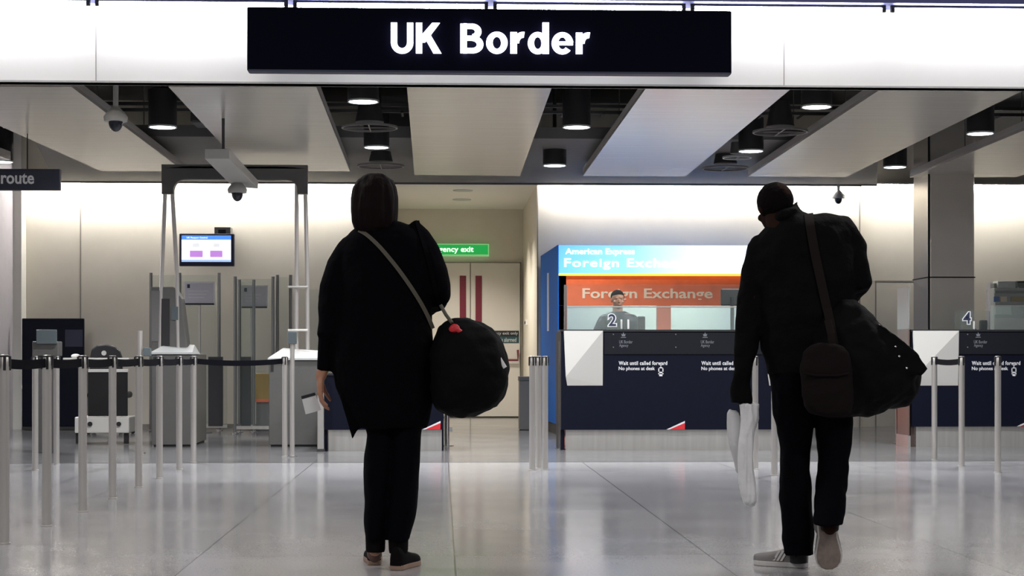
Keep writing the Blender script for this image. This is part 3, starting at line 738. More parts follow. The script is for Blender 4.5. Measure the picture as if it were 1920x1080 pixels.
# side return of desk 4 (frosted, pinkish)
t = thing('glass_side_screen', (xa4-.02, Y4+.25, 0), 'tall frosted side screen at the left end of desk 4', 'screen')
xs4 = xa4-.02
MB().box((xs4-.012, Y4+.02, .12), (xs4, Y4+.46, 1.24)).build('lower_pane', 'glass_pink', t)
MB().box((xs4-.012, Y4+.02, 1.24), (xs4, Y4+.46, Z(540, 1700, Y4+.4))).build('upper_pane', 'glass_frost', t)
MB().box((xs4-.02, Y4+.01, 0), (xs4+.008, Y4+.47, .12)).build('base', 'steel_brushed', t)
t = thing('glass_screen', (X(1850, Y4), Y4+.3, zt4), 'clear glass screen on the desk at the right edge of the photo', 'screen')
mb = MB(); boxpx(mb, 1790, 1856, 583, 618, Y4+.30, Y4+.312); mb.build('low_pane', 'glass_clear', t)
mb = MB(); boxpx(mb, 1856, 2100, 572, 618, Y4+.34, Y4+.352); mb.build('lower_pane', 'glass_green', t)
mb = MB(); boxpx(mb, 1856, 2100, 530, 571, Y4+.34, Y4+.352); mb.build('upper_pane', 'glass_clear', t)
mb = MB(); boxpx(mb, 1854, 1857, 530, 618, Y4+.33, Y4+.36); mb.build('upright', 'steel', t)
# shelving unit seen through the screen at the right
Yq2 = YW-1.0
t = thing('leaflet_rack', (X(1915, Yq2), Yq2+.2, 0), 'rack of leaflets behind desk number 4 at right edge', 'rack')
mb = MB(); boxpx(mb, 1864, 2010, 540, 802, Yq2, Yq2+.35); mb.build('cabinet', 'desk_white_shade', t, bevel=.01)
for i, (q0, q1, m_) in enumerate(((545, 550, 'pipe_grey'), (566, 572, 'desk_white_shade'), (590, 596, 'teal'))):
    mb = MB(); boxpx(mb, 1866, 2008, q0, q1, Yq2-.03, Yq2); mb.build('shelf_edge', m_, t)
for a, b, q0, q1, m_ in ((1864, 1874, 556, 566, 'blue_kiosk'), (1876, 1888, 556, 566, 'orange_text'), (1896, 1925, 556, 566, 'yellow'), (1866, 1895, 575, 590, 'window_frost'), (1898, 1930, 575, 590, 'teal')):
    mb = MB(); boxpx(mb, a, b, q0, q1, Yq2-.02, Yq2); mb.build('leaflet', m_, t)
for a, b, q0, lab, m_ in ((1856, 1869, 531, 'small grey box on top of the leaflet rack', 'pipe_grey'), (1871, 1904, 527, 'white box on top of the leaflet rack', 'paper'), (1908, 1960, 527, 'dark tray on the leaflet rack at photo edge', 'black_plastic')):
    mb = MB(); boxpx(mb, max(a, 1864), b, q0, 540, Yq2+.05, Yq2+.25); tag(mb.build('storage_box', m_, bevel=.005), lab, 'box')
for a, lab in ((1826, 'white card holder on desk 4 beside the number'),):
    Yk = Y4+.1; t = thing('card_holder', (X(a, Yk), Yk, zt4), lab, 'card holder')
    mb = MB(); boxpx(mb, a-1.5, a+1.5, 602, 617, Yk, Yk+.01); mb.build('card', 'paper', t)
    MB().box((X(a-4, Yk), Yk-.02, zt4), (X(a+4, Yk), Yk+.04, zt4+.012)).build('base', 'glass_clear', t)
monitor(1838, 1852, 600, 640, Y4+.5, .77, 'small dark monitor behind the glass of desk 4')

# desk behind the woman
t0, Y0d, xa0, xb0d, zt0 = desk(606, 832, 846, 700, 'low dark blue desk behind the woman\'s legs', flash=812, plinth_y=806)

# ================================================================== PORTAL FRAME + E-GATES (left)
Yp_ = 18.3
t = thing('portal_frame', (X(440, Yp_), Yp_, 0), 'tall grey tubular portal frame over the glass gates', 'frame')
for pts, in (([(311, 330), (303, 520), (300, 655)],), ([(322, 340), (332, 520), (334, 655)],), ([(556, 340), (556, 520), (556, 655)],), ([(572, 330), (576, 520), (577, 655)],)):
    q = [P(a, b, Yp_+(.12 if i_ else 0)) for i_, (a, b) in enumerate(pts)]
    MB().tube(q, .022, 10).build('upright', 'steel', t, smooth=True)
mb = MB(); zt_a, zt_b = Z(313, 440, Yp_), Z(337, 440, Yp_)
xs_ = [X(304, Yp_), X(577, Yp_)]
outer = []; n = 8
x0, x1 = X(304, Yp_), X(577, Yp_); xi0, xi1 = X(326, Yp_), X(559, Yp_); R = .12
top_ = [(x0, Z(375, 306, Yp_)), (x0, zt_a), (x1, zt_a), (x1, Z(375, 575, Yp_))]
inn = [(xi1, Z(364, 560, Yp_))]
for k in range(n+1):
    a = PI/2*k/n; inn.append((xi1-R+R*math.cos(a), zt_b-R+R*math.sin(a)))
for k in range(n+1):
    a = PI/2+PI/2*k/n; inn.append((xi0+R+R*math.cos(a), zt_b-R+R*math.sin(a)))
inn.append((xi0, Z(364, 326, Yp_)))
L = [(x0, zt_a)]; poly_pairs = []
# build arch as strips between outer and inner curve
m_ = len(inn)
out_pts = []
for i, (x, z) in enumerate(inn):
    if i == 0: out_pts.append((x1, z))
    elif i == m_-1: out_pts.append((x0, z))
    elif i <= n+1:
        u = (i-1)/n; out_pts.append((x1, zt_a-R*1.4*(1-u)) if u < 1 else (xi1-R, zt_a))
    else:
        u = (i-n-2)/n; out_pts.append((xi0+R, zt_a) if u == 0 else (x0, zt_a-R*1.4*u))
vs = []; fs = []
for (a, b) in zip(inn, out_pts): vs += [(a[0], Yp_-.04, a[1]), (b[0], Yp_-.04, b[1]), (b[0], Yp_+.06, b[1]), (a[0], Yp_+.06, a[1])]
for i in range(m_-1):
    for k in range(4): fs.append((i*4+k, i*4+(k+1) % 4, (i+1)*4+(k+1) % 4, (i+1)*4+k))
fs += [(3, 2, 1, 0), tuple((m_-1)*4+k for k in range(4))]
mb.add(vs, fs); mb.box((x0, Yp_-.04, zt_a-.02), (x1, Yp_+.06, zt_a+.02)); mb.build('arch_beam', 'cabinet_steel', t)
for px0, px1, py in ((540, 577, 538), (540, 577, 619)):
    MB().cyl(P(px0, py, Yp_+.08), P(px1, py, Yp_+.08), .014, n=8).build('cross_rail', 'steel', t)

def gate_cabinet(pxl, pxr, top, base, lab, dep=1.1, slant=True):
    g = G((pxl+pxr)/2, base); Y = g.y; t = thing('gate_cabinet', (g.x, Y, 0), lab, 'gate cabinet', 'grey e-gate cabinets')
    xa, xb = X(pxl, Y), X(pxr, Y); zt_ = Z(top, pxl, Y)
    MB().box((xa, Y, .02), (xb, Y+dep, zt_)).build('body', 'cabinet_steel', t, bevel=.008)
    MB().box((xa+.02, Y+.02, 0), (xb-.02, Y+dep-.02, .02)).build('plinth', 'rubber', t)
    mb = MB(); mb.add([(xa-.01, Y-.02, zt_), (xb+.01, Y-.02, zt_), (xb+.01, Y+dep*.5, zt_), (xa-.01, Y+dep*.5, zt_), (xa-.01, Y-.02, zt_+.02), (xb+.01, Y-.02, zt_+.02), (xb-.05, Y+dep*.5, zt_+.10), (xa+.1, Y+dep*.5, zt_+.13)],
                      [(0,3,2,1),(4,5,6,7),(0,1,5,4),(1,2,6,5),(2,3,7,6),(3,0,4,7)])
    mb.build('top_plate', 'cabinet_top', t)
    MB().box((xa+.02, Y-.006, zt_-.12), (xa+.05, Y, zt_-.03)).build('status_light', 'black_plastic', t)
    return t, Y, zt_
c1, Yc1, zc1 = gate_cabinet(284, 360, 664, 838, 'grey gate cabinet under the dark reader tower')
c2, Yc2, zc2 = gate_cabinet(504, 604, 675, 838, 'grey gate cabinet by the woman\'s hand with the card')
# reader tower on first cabinet
t = thing('reader_tower', (X(315, Yc1+.3), Yc1+.3, zc1+.1), 'dark grey reader tower standing on left gate cabinet', 'machine')
Yt_ = Yc1+.35
MB().prism([(X(283, Yt_), zc1), (X(352, Yt_), zc1), (X(350, Yt_), Z(640, 350, Yt_)), (X(340, Yt_), Z(560, 340, Yt_)), (X(326, Yt_), Z(538, 326, Yt_)), (X(283, Yt_), Z(538, 283, Yt_))], Yt_, Yt_+.25).build('body', 'cabinet_steel', t, bevel=.01)
mb = MB(); boxpx(mb, 302, 318, 560, 648, Yt_-.01, Yt_); mb.build('display', 'black_plastic', t)
mb = MB(); boxpx(mb, 322, 334, 575, 600, Yt_-.012, Yt_); mb.build('keypad', 'screen_grey', t)
mb = MB(); boxpx(mb, 284, 300, 545, 640, Yt_-.006, Yt_); mb.build('side_panel', 'bin_grey', t)
# glass gate panes
def gpane(pa, pb, top, base, lab, posts=(True, True), m='glass_clear', low=False):
    g = G((pa+pb)/2, base); Y = g.y; t = thing('glass_gate', (g.x, Y, 0), lab, 'glass gate', 'glass gate panels between the cabinets')
    zt_ = Z(top, pa, Y)
    mb = MB(); mb.box((X(pa, Y), Y-.006, .1), (X(pb, Y), Y+.006, zt_-.02)); mb.build('pane', m, t)
    for px, on in ((pa, posts[0]), (pb, posts[1])):
        if on:
            x = X(px, Y); MB().cyl((x, Y, 0), (x, Y, zt_+.01), .020, n=12).build('post', 'gate_steel', t, smooth=True)
            MB().lathe((x, Y, 0), [(.05, 0), (.05, .012), (.02, .02), (.001, .02)], 16).build('base_plate', 'chrome', t)
    if low:
        mb = MB(); mb.box((X(pa+(pb-pa)*.12, Y), Y-.02, .08), (X(pa+(pb-pa)*.8, Y), Y+.02, .95)); mb.build('lower_panel', 'gate_leaf', t)
    MB().box((X(pa, Y), Y-.012, .06), (X(pb, Y), Y+.012, .1)).build('bottom_rail', 'steel', t)
gpane(283, 335, 513, 808, 'glass gate panel behind the dark reader tower')
gpane(337, 411, 513, 808, 'glass gate panel behind the first paper notice')
gpane(441, 512, 520, 814, 'glass gate panel behind the second paper notice')
gpane(449, 476, 526, 811, 'narrow dark lower glass gate leaf near second notice', low=True)
gpane(386, 426, 680, 811, 'low dark gate leaf right of the left cabinets', low=True, posts=(False, False))
gpane(520, 545, 517, 812, 'glass gate panel left of the portal frame right legs')
gpane(578, 606, 540, 806, 'glass gate panel beside the woman\'s left sleeve', posts=(False, True))
# notices on stands
def notice(cx, x0, x1, y0, y1, bar, poleb, lab):
    g = G(cx, poleb); Y = g.y; t = thing('notice_stand', (g.x, Y, 0), lab, 'notice stand', 'paper notices on stands')
    mb = MB(); boxpx(mb, x0, x1, y0, y1, Y, Y+.01); mb.build('notice_sheet', 'paper', t)
    mb = MB(); boxpx(mb, x0+2, x1-3, y0+3, y1-3, Y-.003, Y); mb.build('printed_area', 'paper_violet', t)
    mb = MB(); boxpx(mb, x0+6, x0+11, y0+5, y0+12, Y-.006, Y-.003); mb.build('crest', 'navy_light', t)
    mb = MB()
    for k in range(3): boxpx(mb, x0+8, x1-12-4*k, y0+17+k*6, y0+18.2+k*6, Y-.005, Y-.003)
    mb.build('printed_line', 'paper', t)
    mb = MB(); boxpx(mb, x0+1, x1-2, bar-1.5, bar+1.5, Y-.02, Y+.03); mb.build('shelf_bar', 'black_plastic', t)
    x = X(cx, Y); MB().cyl((x, Y+.02, 0), (x, Y+.02, Z(bar, cx, Y)), .014, n=10).build('pole', 'steel', t, smooth=True)
    MB().lathe((x, Y+.02, 0), [(.15, 0), (.15, .01), (.02, .02), (.001, .02)], 20).build('foot', 'pipe_grey', t)
notice(374, 345, 403, 528, 572, 570, 812, 'white paper notice on a stand, left one of the two')
notice(471, 452, 502, 535, 576, 576, 806, 'white paper notice on a stand, right one of the two')
# orange floor sign behind glass
g = G(490, 808); t = thing('yellow_box', (g.x, g.y, 0), 'yellow and orange box low behind the right glass gates', 'box')
mb = MB(); boxpx(mb, 478, 506, 700, 752, g.y, g.y+.25); mb.build('crate', 'yellow', t, bevel=.01)
mb = MB(); boxpx(mb, 477, 507, 748, 754, g.y-.01, g.y+.26); mb.build('rim', 'orange', t)
mb = MB(); boxpx(mb, 480, 504, 754, 808, g.y+.02, g.y+.24); mb.build('stand', 'bin_grey', t, bevel=.01)
# thin reader posts
def reader_post(px, pt, pb, boxr, lab, r=.022):
    g = G(px, pb); Y = g.y; t = thing('reader_post', (g.x, Y, 0), lab, 'reader post', 'thin posts with card readers')
    MB().lathe(g, [(r, .01), (r, Z(pt, px, Y)), (.001, Z(pt, px, Y))], 14).build('tube', 'steel', t, smooth=True)
    MB().lathe(g, [(r*2.4, 0), (r*2.4, .01), (r, .015), (.001, .015)], 18).build('base_plate', 'chrome', t)
    mb = MB(); boxpx(mb, *boxr, Y-.04, Y+.03); mb.build('reader', 'screen_grey', t, bevel=.006)
reader_post(548, 622, 857, (540, 556, 622, 645), 'steel reader post before the right gate cabinet')
reader_post(263, 620, 850, (268, 282, 652, 668), 'steel reader post left of the dark reader tower')
g = G(600, 847); Y = g.y; t = thing('steel_upright', (g.x, Y, 0), 'square steel upright below the woman\'s hand', 'post')
mb = MB(); boxpx(mb, 595, 607, 700, 844, Y, Y+.08); mb.build('upright', 'steel_brushed', t, bevel=.006); mb = MB(); boxpx(mb, 594, 608, 842, 847, Y-.01, Y+.09); mb.build('foot', 'rubber', t)

# ================================================================== FAR LEFT
Yn1 = YW-.45
t = thing('display_board', (X(100, Yn1), Yn1+.05, 0), 'tall navy display board against the left back wall', 'board')
mb = MB(); boxpx(mb, 41, 157, 597, 800, Yn1, Yn1+.06); mb.build('board', 'navy', t, bevel=.01)
mb = MB(); boxpx(mb, 41, 157, 800, 806, Yn1-.05, Yn1+.11); mb.build('foot', 'rubber', t)
mb = MB(); boxpx(mb, 122, 155, 618, 650, Yn1-.008, Yn1); mb.build('lighter_panel', 'navy_light', t)
Ym = 16.5
g = G(86, 850); Ym = g.y
t = thing('document_reader', (g.x, Ym, 0), 'reader stand with grey glass screen before the navy board', 'machine')
mb = MB(); boxpx(mb, 68, 106, 618, 645, Ym, Ym+.03); mb.build('screen', 'screen_grey', t, bevel=.005)
mb = MB(); boxpx(mb, 60, 110, 640, 668, Ym+.03, Ym+.2); mb.build('housing', 'cabinet_steel', t, bevel=.01)
mb = MB(); boxpx(mb, 66, 106, 668, 850, Ym+.06, Ym+.18); mb.build('pedestal', 'cabinet_steel', t, bevel=.01)
# white framed bench with black panel
g = G(200, 834); Yo = g.y
t = thing('search_bench', (g.x, Yo+.3, 0), 'white framed bench with black panel behind the left posts', 'bench')
mb = MB(); boxpx(mb, 118, 242, 671, 676, Yo, Yo+.6); boxpx(mb, 165, 240, 692, 698, Yo-.01, Yo+.03); mb.build('rail', 'desk_white', t, bevel=.005)
mb = MB(); boxpx(mb, 165, 238, 698, 780, Yo, Yo+.05); mb.build('black_panel', 'black_matte', t)
mb = MB(); boxpx(mb, 140, 242, 782, 812, Yo-.01, Yo+.5); mb.build('lower_box', 'desk_white', t, bevel=.01)
for px in (169, 223): a = P(px, 795, Yo-.01); MB().cyl((a.x, Yo-.03, a.z), (a.x, Yo-.01, a.z), .025, n=14).build('knob', 'black_plastic', t)
mb = MB()
for px in (146, 236): boxpx(mb, px-4, px+4, 812, 832, Yo+.03, Yo+.09)
mb.build('foot', 'black_plastic', t)
g = G(198, 815); Yh = g.y
t = thing('office_chair', (g.x, Yh+.2, 0), 'black rounded office chair behind the white framed bench', 'chair')
prof = [(X(168, Yh), Z(720, 170, Yh)), (X(228, Yh), Z(720, 228, Yh)), (X(229, Yh), Z(672, 228, Yh)), (X(224, Yh), Z(658, 225, Yh)), (X(214, Yh), Z(649, 215, Yh)), (X(198, Yh), Z(645, 198, Yh)), (X(182, Yh), Z(647, 182, Yh)), (X(171, Yh), Z(655, 170, Yh)), (X(168, Yh), Z(672, 168, Yh))]
MB().prism(prof, Yh, Yh+.07).build('backrest', 'black_plastic', t, bevel=.02)
a = P(195, 662, Yh); MB().cyl((a.x, Yh-.008, a.z), (a.x, Yh, a.z), .03, n=18).build('back_button', 'desk_white', t)
MB().box((g.x-.24, Yh+.05, .44), (g.x+.24, Yh+.5, .52)).build('seat', 'black_plastic', t, bevel=.03)
MB().cyl((g.x, Yh+.27, .06), (g.x, Yh+.27, .44), .03).build('stem', 'chrome', t)
mb = MB()
for k in range(5):
    a = 2*PI*k/5; mb.tube([(g.x, Yh+.27, .08), (g.x+.28*math.cos(a), Yh+.27+.28*math.sin(a), .05)], [.025, .015], 8); mb.ball((g.x+.28*math.cos(a), Yh+.27+.28*math.sin(a), .03), .03, 10, 6)
mb.build('star_base', 'black_plastic', t)
MB().box((g.x-.03, Yh+.05, .5), (g.x+.03, Yh+.09, .9)).build('back_support', 'black_plastic', t)
a = P(142, 664, Yo+.1)
tag(MB().ball((a.x, a.y, .955), (.05, .05, .025), 16, 8).build('white_disc', 'desk_white', smooth=True), 'small white round object resting on the bench rail', 'ornament')

# ================================================================== QUEUE POSTS
def stanchion(px, base, lab, top=None, cass=True):
    g = G(px, base); t = thing('queue_post', (g.x, g.y, 0), lab, 'queue post', 'steel queue posts')
    h = .945; r = .0255
    MB().lathe(g, [(r+.006, 0), (r+.006, .006), (r, .008), (r, h-.055), (.001, h-.055)], 20).build('tube', 'steel', t, smooth=True)
    MB().lathe(g, [(r-.002, h-.055), (r-.002, h), (r-.006, h+.004), (.001, h+.004)], 20).build('head', 'steel', t, smooth=True)
    MB().lathe(g, [(r+.0015, h-.006), (r+.0015, h), (.001, h+.006)], 20).build('cap', 'black_plastic', t, smooth=True)
    mb = MB()
    for a in (0, PI/2, PI, 3*PI/2):
        a += .3
        mb.box((g.x+(r+.001)*math.cos(a)-.006, g.y+(r+.001)*math.sin(a)-.006, h-.075), (g.x+(r+.001)*math.cos(a)+.006, g.y+(r+.001)*math.sin(a)+.006, h-.004))
    mb.build('belt_slot', 'black_plastic', t)
    return t, g
def belt(t, a, b, sag=.012, z=.905):
    d = (b-a); L = d.length; d.normalize(); a = a+d*.03; b = b-d*.03; n = 14
    rs = []
    nrm = Vector((-d.y, d.x, 0))
    for i in range(n+1):
        u = i/n; p = a.lerp(b, u); zz = z-sag*4*u*(1-u)
        rs.append([p+nrm*.0012+UP*(zz-.025), p-nrm*.0012+UP*(zz-.025), p-nrm*.0012+UP*(zz+.025), p+nrm*.0012+UP*(zz+.025)])
    MB().rings(rs).build('belt', 'belt', t)
left = [(8, 1020, 'steel queue post nearest the camera at the left edge'), (88, 987, 'steel queue post second nearest in the left line'),
        (155, 960, 'steel queue post third from the camera in the left line'), (211, 935, 'steel queue post fourth from the camera, before the black bench panel'),
        (260, 914, 'steel queue post fifth from the camera in the left line'), (299, 897, 'steel queue post sixth from the camera in the left line'),
        (336, 880, 'steel queue post seventh from camera, before the left gate cabinet'), (363, 868, 'steel queue post eighth and last of the close-set left line'),
        (534, 856, 'steel queue post standing alone before right gate cabinet, end of the belt')]
res = [stanchion(*q) for q in left]
for i in range(len(res)-1): belt(res[i][0], res[i][1], res[i+1][1], .02 if i == 7 else .008)
a = res[0][1]; belt(res[0][0], a, a+Vector((-1.0, -.8, 0)))
s1 = stanchion(66, 882, 'steel queue post of the rear row, left of the second post'); s2 = stanchion(106, 871, 'steel queue post of the rear row, right of the second post')
belt(s1[0], s1[1], s2[1]); 
stanchion(998, 882, 'left one of the three bunched steel posts in the centre'); stanchion(1010, 879, 'middle one of the three bunched steel posts in the centre')
stanchion(1022, 881, 'right one of the three bunched steel posts in the centre')
r1 = stanchion(1752, 862, 'steel queue post left one of the three before desk 4'); r2 = stanchion(1803, 874, 'steel queue post middle one of the three before desk 4')
r3 = stanchion(1871, 886, 'steel queue post right one of the three before desk 4'); belt(r1[0], r1[1], r2[1])
stanchion(1452, 891, 'steel queue post just left of the man\'s left leg'); stanchion(1416, 880, 'steel queue post behind the man\'s white plastic bag')

# ================================================================== PEOPLE
def ell(cx, cy, z, rx, ry, n=28, e=2.0, tilt=0.0):
    out = []
    for i in range(n):
        a = 2*PI*i/n; c_, s_ = math.cos(a), math.sin(a)
        x = math.copysign(abs(c_)**(2/e), c_)*rx; y = math.copysign(abs(s_)**(2/e), s_)*ry
        out.append((cx+x, cy+y, z+tilt*x))
    return out
def rings_px(mb, rows, Y, e=2.0, n=28):
    """rows: (py, left px, right px, depth radius m, y offset m)"""
    rs = []
    for r in rows:
        py, l, r_, ry = r[:4]; dy = r[4] if len(r) > 4 else 0
        a = P(l, py, Y+dy); b = P(r_, py, Y+dy); rs.append(ell((a.x+b.x)/2, Y+dy, (a.z+b.z)/2, (b.x-a.x)/2, ry, n, e))
    if rs[0][0][2] > rs[-1][0][2]: rs.reverse()
    return mb.rings(rs)
def tube_px(mb, pts, Y, S, n=16):
    """pts: (px, py, radius px, y offset m)"""
    return mb.tube([P(p[0], p[1], Y+(p[3] if len(p) > 3 else 0)) for p in pts], [p[2]*S if not isinstance(p[2], tuple) else (p[2][0]*S, p[2][1]*S) for p in pts], n, round_=True)
def hand(mb, wrist, dirv, palm_n, side, curl=.5, s=1.0, spread=.1):
    """hand grown from wrist along dirv; palm_n = palm normal, side = thumb side"""
    d = dirv.normalized(); pn = (palm_n-d*palm_n.dot(d)).normalized(); sd = (side-d*side.dot(d)-pn*side.dot(pn)).normalized()
    w0 = wrist
    def ring(c, dd, ra, rb, n=12):
        return [c+sd*(ra*math.cos(2*PI*i/n))+pn*(rb*math.sin(2*PI*i/n)) for i in range(n)]
    mb.rings([ring(w0-d*.02*s, d, .023*s, .019*s), ring(w0+d*.01*s, d, .027*s, .017*s), ring(w0+d*.04*s, d, .037*s, .016*s), ring(w0+d*.085*s, d, .040*s, .014*s), ring(w0+d*.095*s, d, .034*s, .010*s)])
    L = [.078, .086, .080, .062]
    for k in range(4):
        o = .029-.0195*k; b = w0+d*.085*s+sd*o*s; p = [b]; dd = (d+sd*(1.5-k)*spread).normalized()
        for j, fr in enumerate((.45, .3, .25)):
            ang = curl*(j+.6); v = dd*math.cos(ang)+pn*math.sin(ang); p.append(p[-1]+v*L[k]*fr*s)
        mb.tube(p, [.0098*s, .009*s, .0083*s, .0065*s], 10, round_=True)
    t0_ = w0+d*.02*s+sd*.024*s
    mb.tube([t0_, t0_+(d*.6+sd*.7+pn*.3)*.035*s, t0_+(d*1.3+sd*.8+pn*.6)*.045*s, t0_+(d*1.9+sd*.7+pn*1.0)*.05*s], [.0135*s, .012*s, .0105*s, .008*s], 10, round_=True)
def head(mb, c, s=1.0, face=Vector((0, 1, 0)), lean=0):
    """head with the face towards +Y local direction 'face'"""
    f = face.normalized(); sd = Vector((f.y, -f.x, 0)); u = sd.cross(f); 
    if u.z < 0: u = -u
    def at(a, b, c_): return c+sd*a*s+f*b*s+u*c_*s
    def bl(a, b, c_, r): 
        m2 = MB(); m2.ball((0, 0, 0), r, 18, 12)
        mb.add([at(a+v.x, b+v.y, c_+v.z) for v in m2.v], m2.f)
    bl(0, -.012, .03, (.076, .096, .085)); bl(0, .03, -.035, (.058, .066, .072)); bl(0, .055, -.085, (.030, .028, .022))
    bl(0, .098, -.018, (.011, .014, .024)); bl(0, .108, -.032, (.014, .012, .009)); bl(0, .090, -.060, (.022, .010, .006)); bl(0, .088, -.067, (.018, .010, .006))
    for q in (-1, 1):
        bl(q*.03, .080, .008, (.016, .010, .009)); bl(q*.03, .088, .022, (.022, .008, .005)); bl(q*.075, -.005, -.01, (.010, .018, .030)); bl(q*.045, .062, -.028, (.02, .02, .018))
    mb.tube([at(0, -.012, -.04), at(0, -.025, -.15)], [.056*s, .058*s], 18)
def on_surface(bvh, px, py, off=.005, fallY=7.5):
    d = ray(px, py).normalized(); h = bvh.ray_cast(CAM, d)
    if h[0] is None: return P(px, py, fallY), -d
    return h[0]-d*off, h[1] if h[1].dot(d) < 0 else -h[1]
def ribbon(bvh, path, wpx, material, name, parent, Y, th=.004, off=.006, n=26):
    """strap following a picture path over the clothing, real thickness"""
    cum = [0]
    for i in range(1, len(path)): cum.append(cum[-1]+math.dist(path[i][:2], path[i-1][:2]))
    rs = []
    prevd = None
    for k in range(n+1):
        s_ = cum[-1]*k/n; i = 1
        while i < len(cum)-1 and cum[i] < s_: i += 1
        u = (s_-cum[i-1])/(cum[i]-cum[i-1]); a, b = path[i-1], path[i]
        x, y = a[0]+(b[0]-a[0])*u, a[1]+(b[1]-a[1])*u; dx, dy = b[0]-a[0], b[1]-a[1]; l = math.hypot(dx, dy); nx, ny = -dy/l*wpx/2, dx/l*wpx/2
        if prevd is None: prevd = (nx, ny)
        nx, ny = (nx+prevd[0])/2, (ny+prevd[1])/2; prevd = (nx, ny)
        p1, _ = on_surface(bvh, x+nx, y+ny, off, Y); p2, _ = on_surface(bvh, x-nx, y-ny, off, Y); pm, _ = on_surface(bvh, x, y, off, Y)
        q = min(p1.y, p2.y, pm.y)
        dd = ray(x, y).normalized()
        p1 = p1+ray(x+nx, y+ny)*((min(p1.y, q+.02)-p1.y)); p2 = p2+ray(x-nx, y-ny)*((min(p2.y, q+.02)-p2.y))
        rs.append([p1, p2, p2-dd*th, p1-dd*th])
    for _ in range(3):
        rs = [rs[0]]+[[(rs[i-1][j]+rs[i][j]*2+rs[i+1][j])/4 for j in range(4)] for i in range(1, len(rs)-1)]+[rs[-1]]
    return MB().rings(rs).build(name, material, parent, smooth=True)

# ---------------------------------------------------------------- WOMAN
YA = G(722, 1064).y; SA = YA/F
mb = MB()
hc = P(703, 378, YA)
head(mb, hc, 1.0)
mb.tube([P(704, 410, YA), P(706, 450, YA)], .055, 16)
rings_px(mb, [(450, 655, 780, .075), (480, 650, 785, .10), (560, 662, 770, .10), (620, 668, 765, .095), (690, 660, 785, .105), (740, 668, 790, .11), (785, 684, 785, .10)], YA)
tube_px(mb, [(718, 770, 33), (714, 860, 23), (712, 900, 21), (706, 960, 19), (703, 1030, 13)], YA, SA)
tube_px(mb, [(757, 770, 33), (757, 870, 24), (754, 900, 24), (750, 960, 22), (748, 1030, 15, -.05)], YA, SA)
tube_px(mb, [(655, 465, 18), (635, 540, 17), (619, 620, 13), (610, 680, 10), (602, 705, 10.5)], YA, SA)
tube_px(mb, [(783, 460, 20), (808, 510, 19), (818, 545, 15), (812, 560, 12, .08), (785, 585, 11, .26)], YA, SA)
hand(mb, P(601, 702, YA), Vector((-.02, 0, -1)), Vector((1, .15, 0)), Vector((-.25, 1, 0)), .38, 1.0, .06)
hand(mb, P(780, 588, YA+.28), Vector((.1, .5, -1)), Vector((-1, .2, 0)), Vector((0, 1, .4)), .9, .95)
woman = mb.build('person', 'skin_light', remesh=.0055, smooth_it=2, origin=(G(722, 1064).x, YA, 0))
tag(woman, 'person in long black coat seen from behind, card in left hand, round bag at side', 'person')
# hair
mb = MB()
rings_px(mb, [(326, 690, 716, .03), (330, 680, 727, .055), (338, 670, 737, .078), (352, 661, 744, .095), (372, 657.5, 747, .102), (395, 657, 747, .10, -.005), (415, 659, 746, .09, -.012), (428, 664, 740, .075, -.02), (436, 672, 722, .05, -.03)], YA-.01, n=40)
# carve the face side: keep as shell behind by moving front verts back
for v in mb.v:
    dy = v.y-(YA-.01)
    if dy > .035 and v.z < hc.z+.055: v.y = YA-.01+.035+(dy-.035)*.15
mb.build('hair', 'hair_dark', woman, remesh=.006, smooth_it=3, disp=(.006, 26, (1, 1, .15)))
# coat
mb = MB()
rings_px(mb, [(414, 688, 742, .055), (424, 672, 768, .075), (434, 656, 790, .095), (448, 640, 806, .115), (470, 632, 812, .13), (510, 630, 808, .138), (560, 628, 808, .142), (620, 624, 812, .148), (680, 622, 818, .155), (725, 630, 817, .155), (760, 646, 811, .15), (785, 656, 806, .145), (802, 668, 800, .135)], YA)
tube_px(mb, [(652, 462, 21), (640, 495, 27), (630, 540, 31), (623, 580, 29), (621, 612, 26), (620, 622, 25)], YA, SA)
mb.tube([P(619, 600, YA), P(618, 629, YA)], [24*SA, 26*SA], 18)
mb.tube([P(613, 610, YA), P(611, 650, YA), P(608, 694, YA)], [18*SA, 15.5*SA, 12.5*SA], 16)
tube_px(mb, [(780, 446, 26), (797, 480, 29), (810, 512, 31), (818, 540, 29), (822, 553, 24, .03), (818, 566, 19, .1), (795, 582, 15, .22)], YA, SA)
# coat tail tip hanging down
mb.prism([(P(662, 826, YA).x, P(662, 826, YA).z), (P(668, 812, YA).x, P(668, 812, YA).z), (P(690, 780, YA).x, P(690, 780, YA).z), (P(640, 740, YA).x, P(640, 740, YA).z), (P(652, 785, YA).x, P(652, 785, YA).z)], YA-.07, YA-.045)
mb.tube([P(776, 424, YA-.02), P(784, 414, YA-.02)], [.02, .008], 10)
# upturned collar
mb.tube([P(690, 424, YA-.05), P(706, 418, YA-.075), P(735, 420, YA-.06), P(752, 428, YA)], .018, 10)
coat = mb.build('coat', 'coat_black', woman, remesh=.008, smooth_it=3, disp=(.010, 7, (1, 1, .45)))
vw = off_of(coat); bv_w = BVHTree.FromPolygons([tuple(v.co+vw) for v in coat.data.vertices], [tuple(p.vertices) for p in coat.data.polygons])
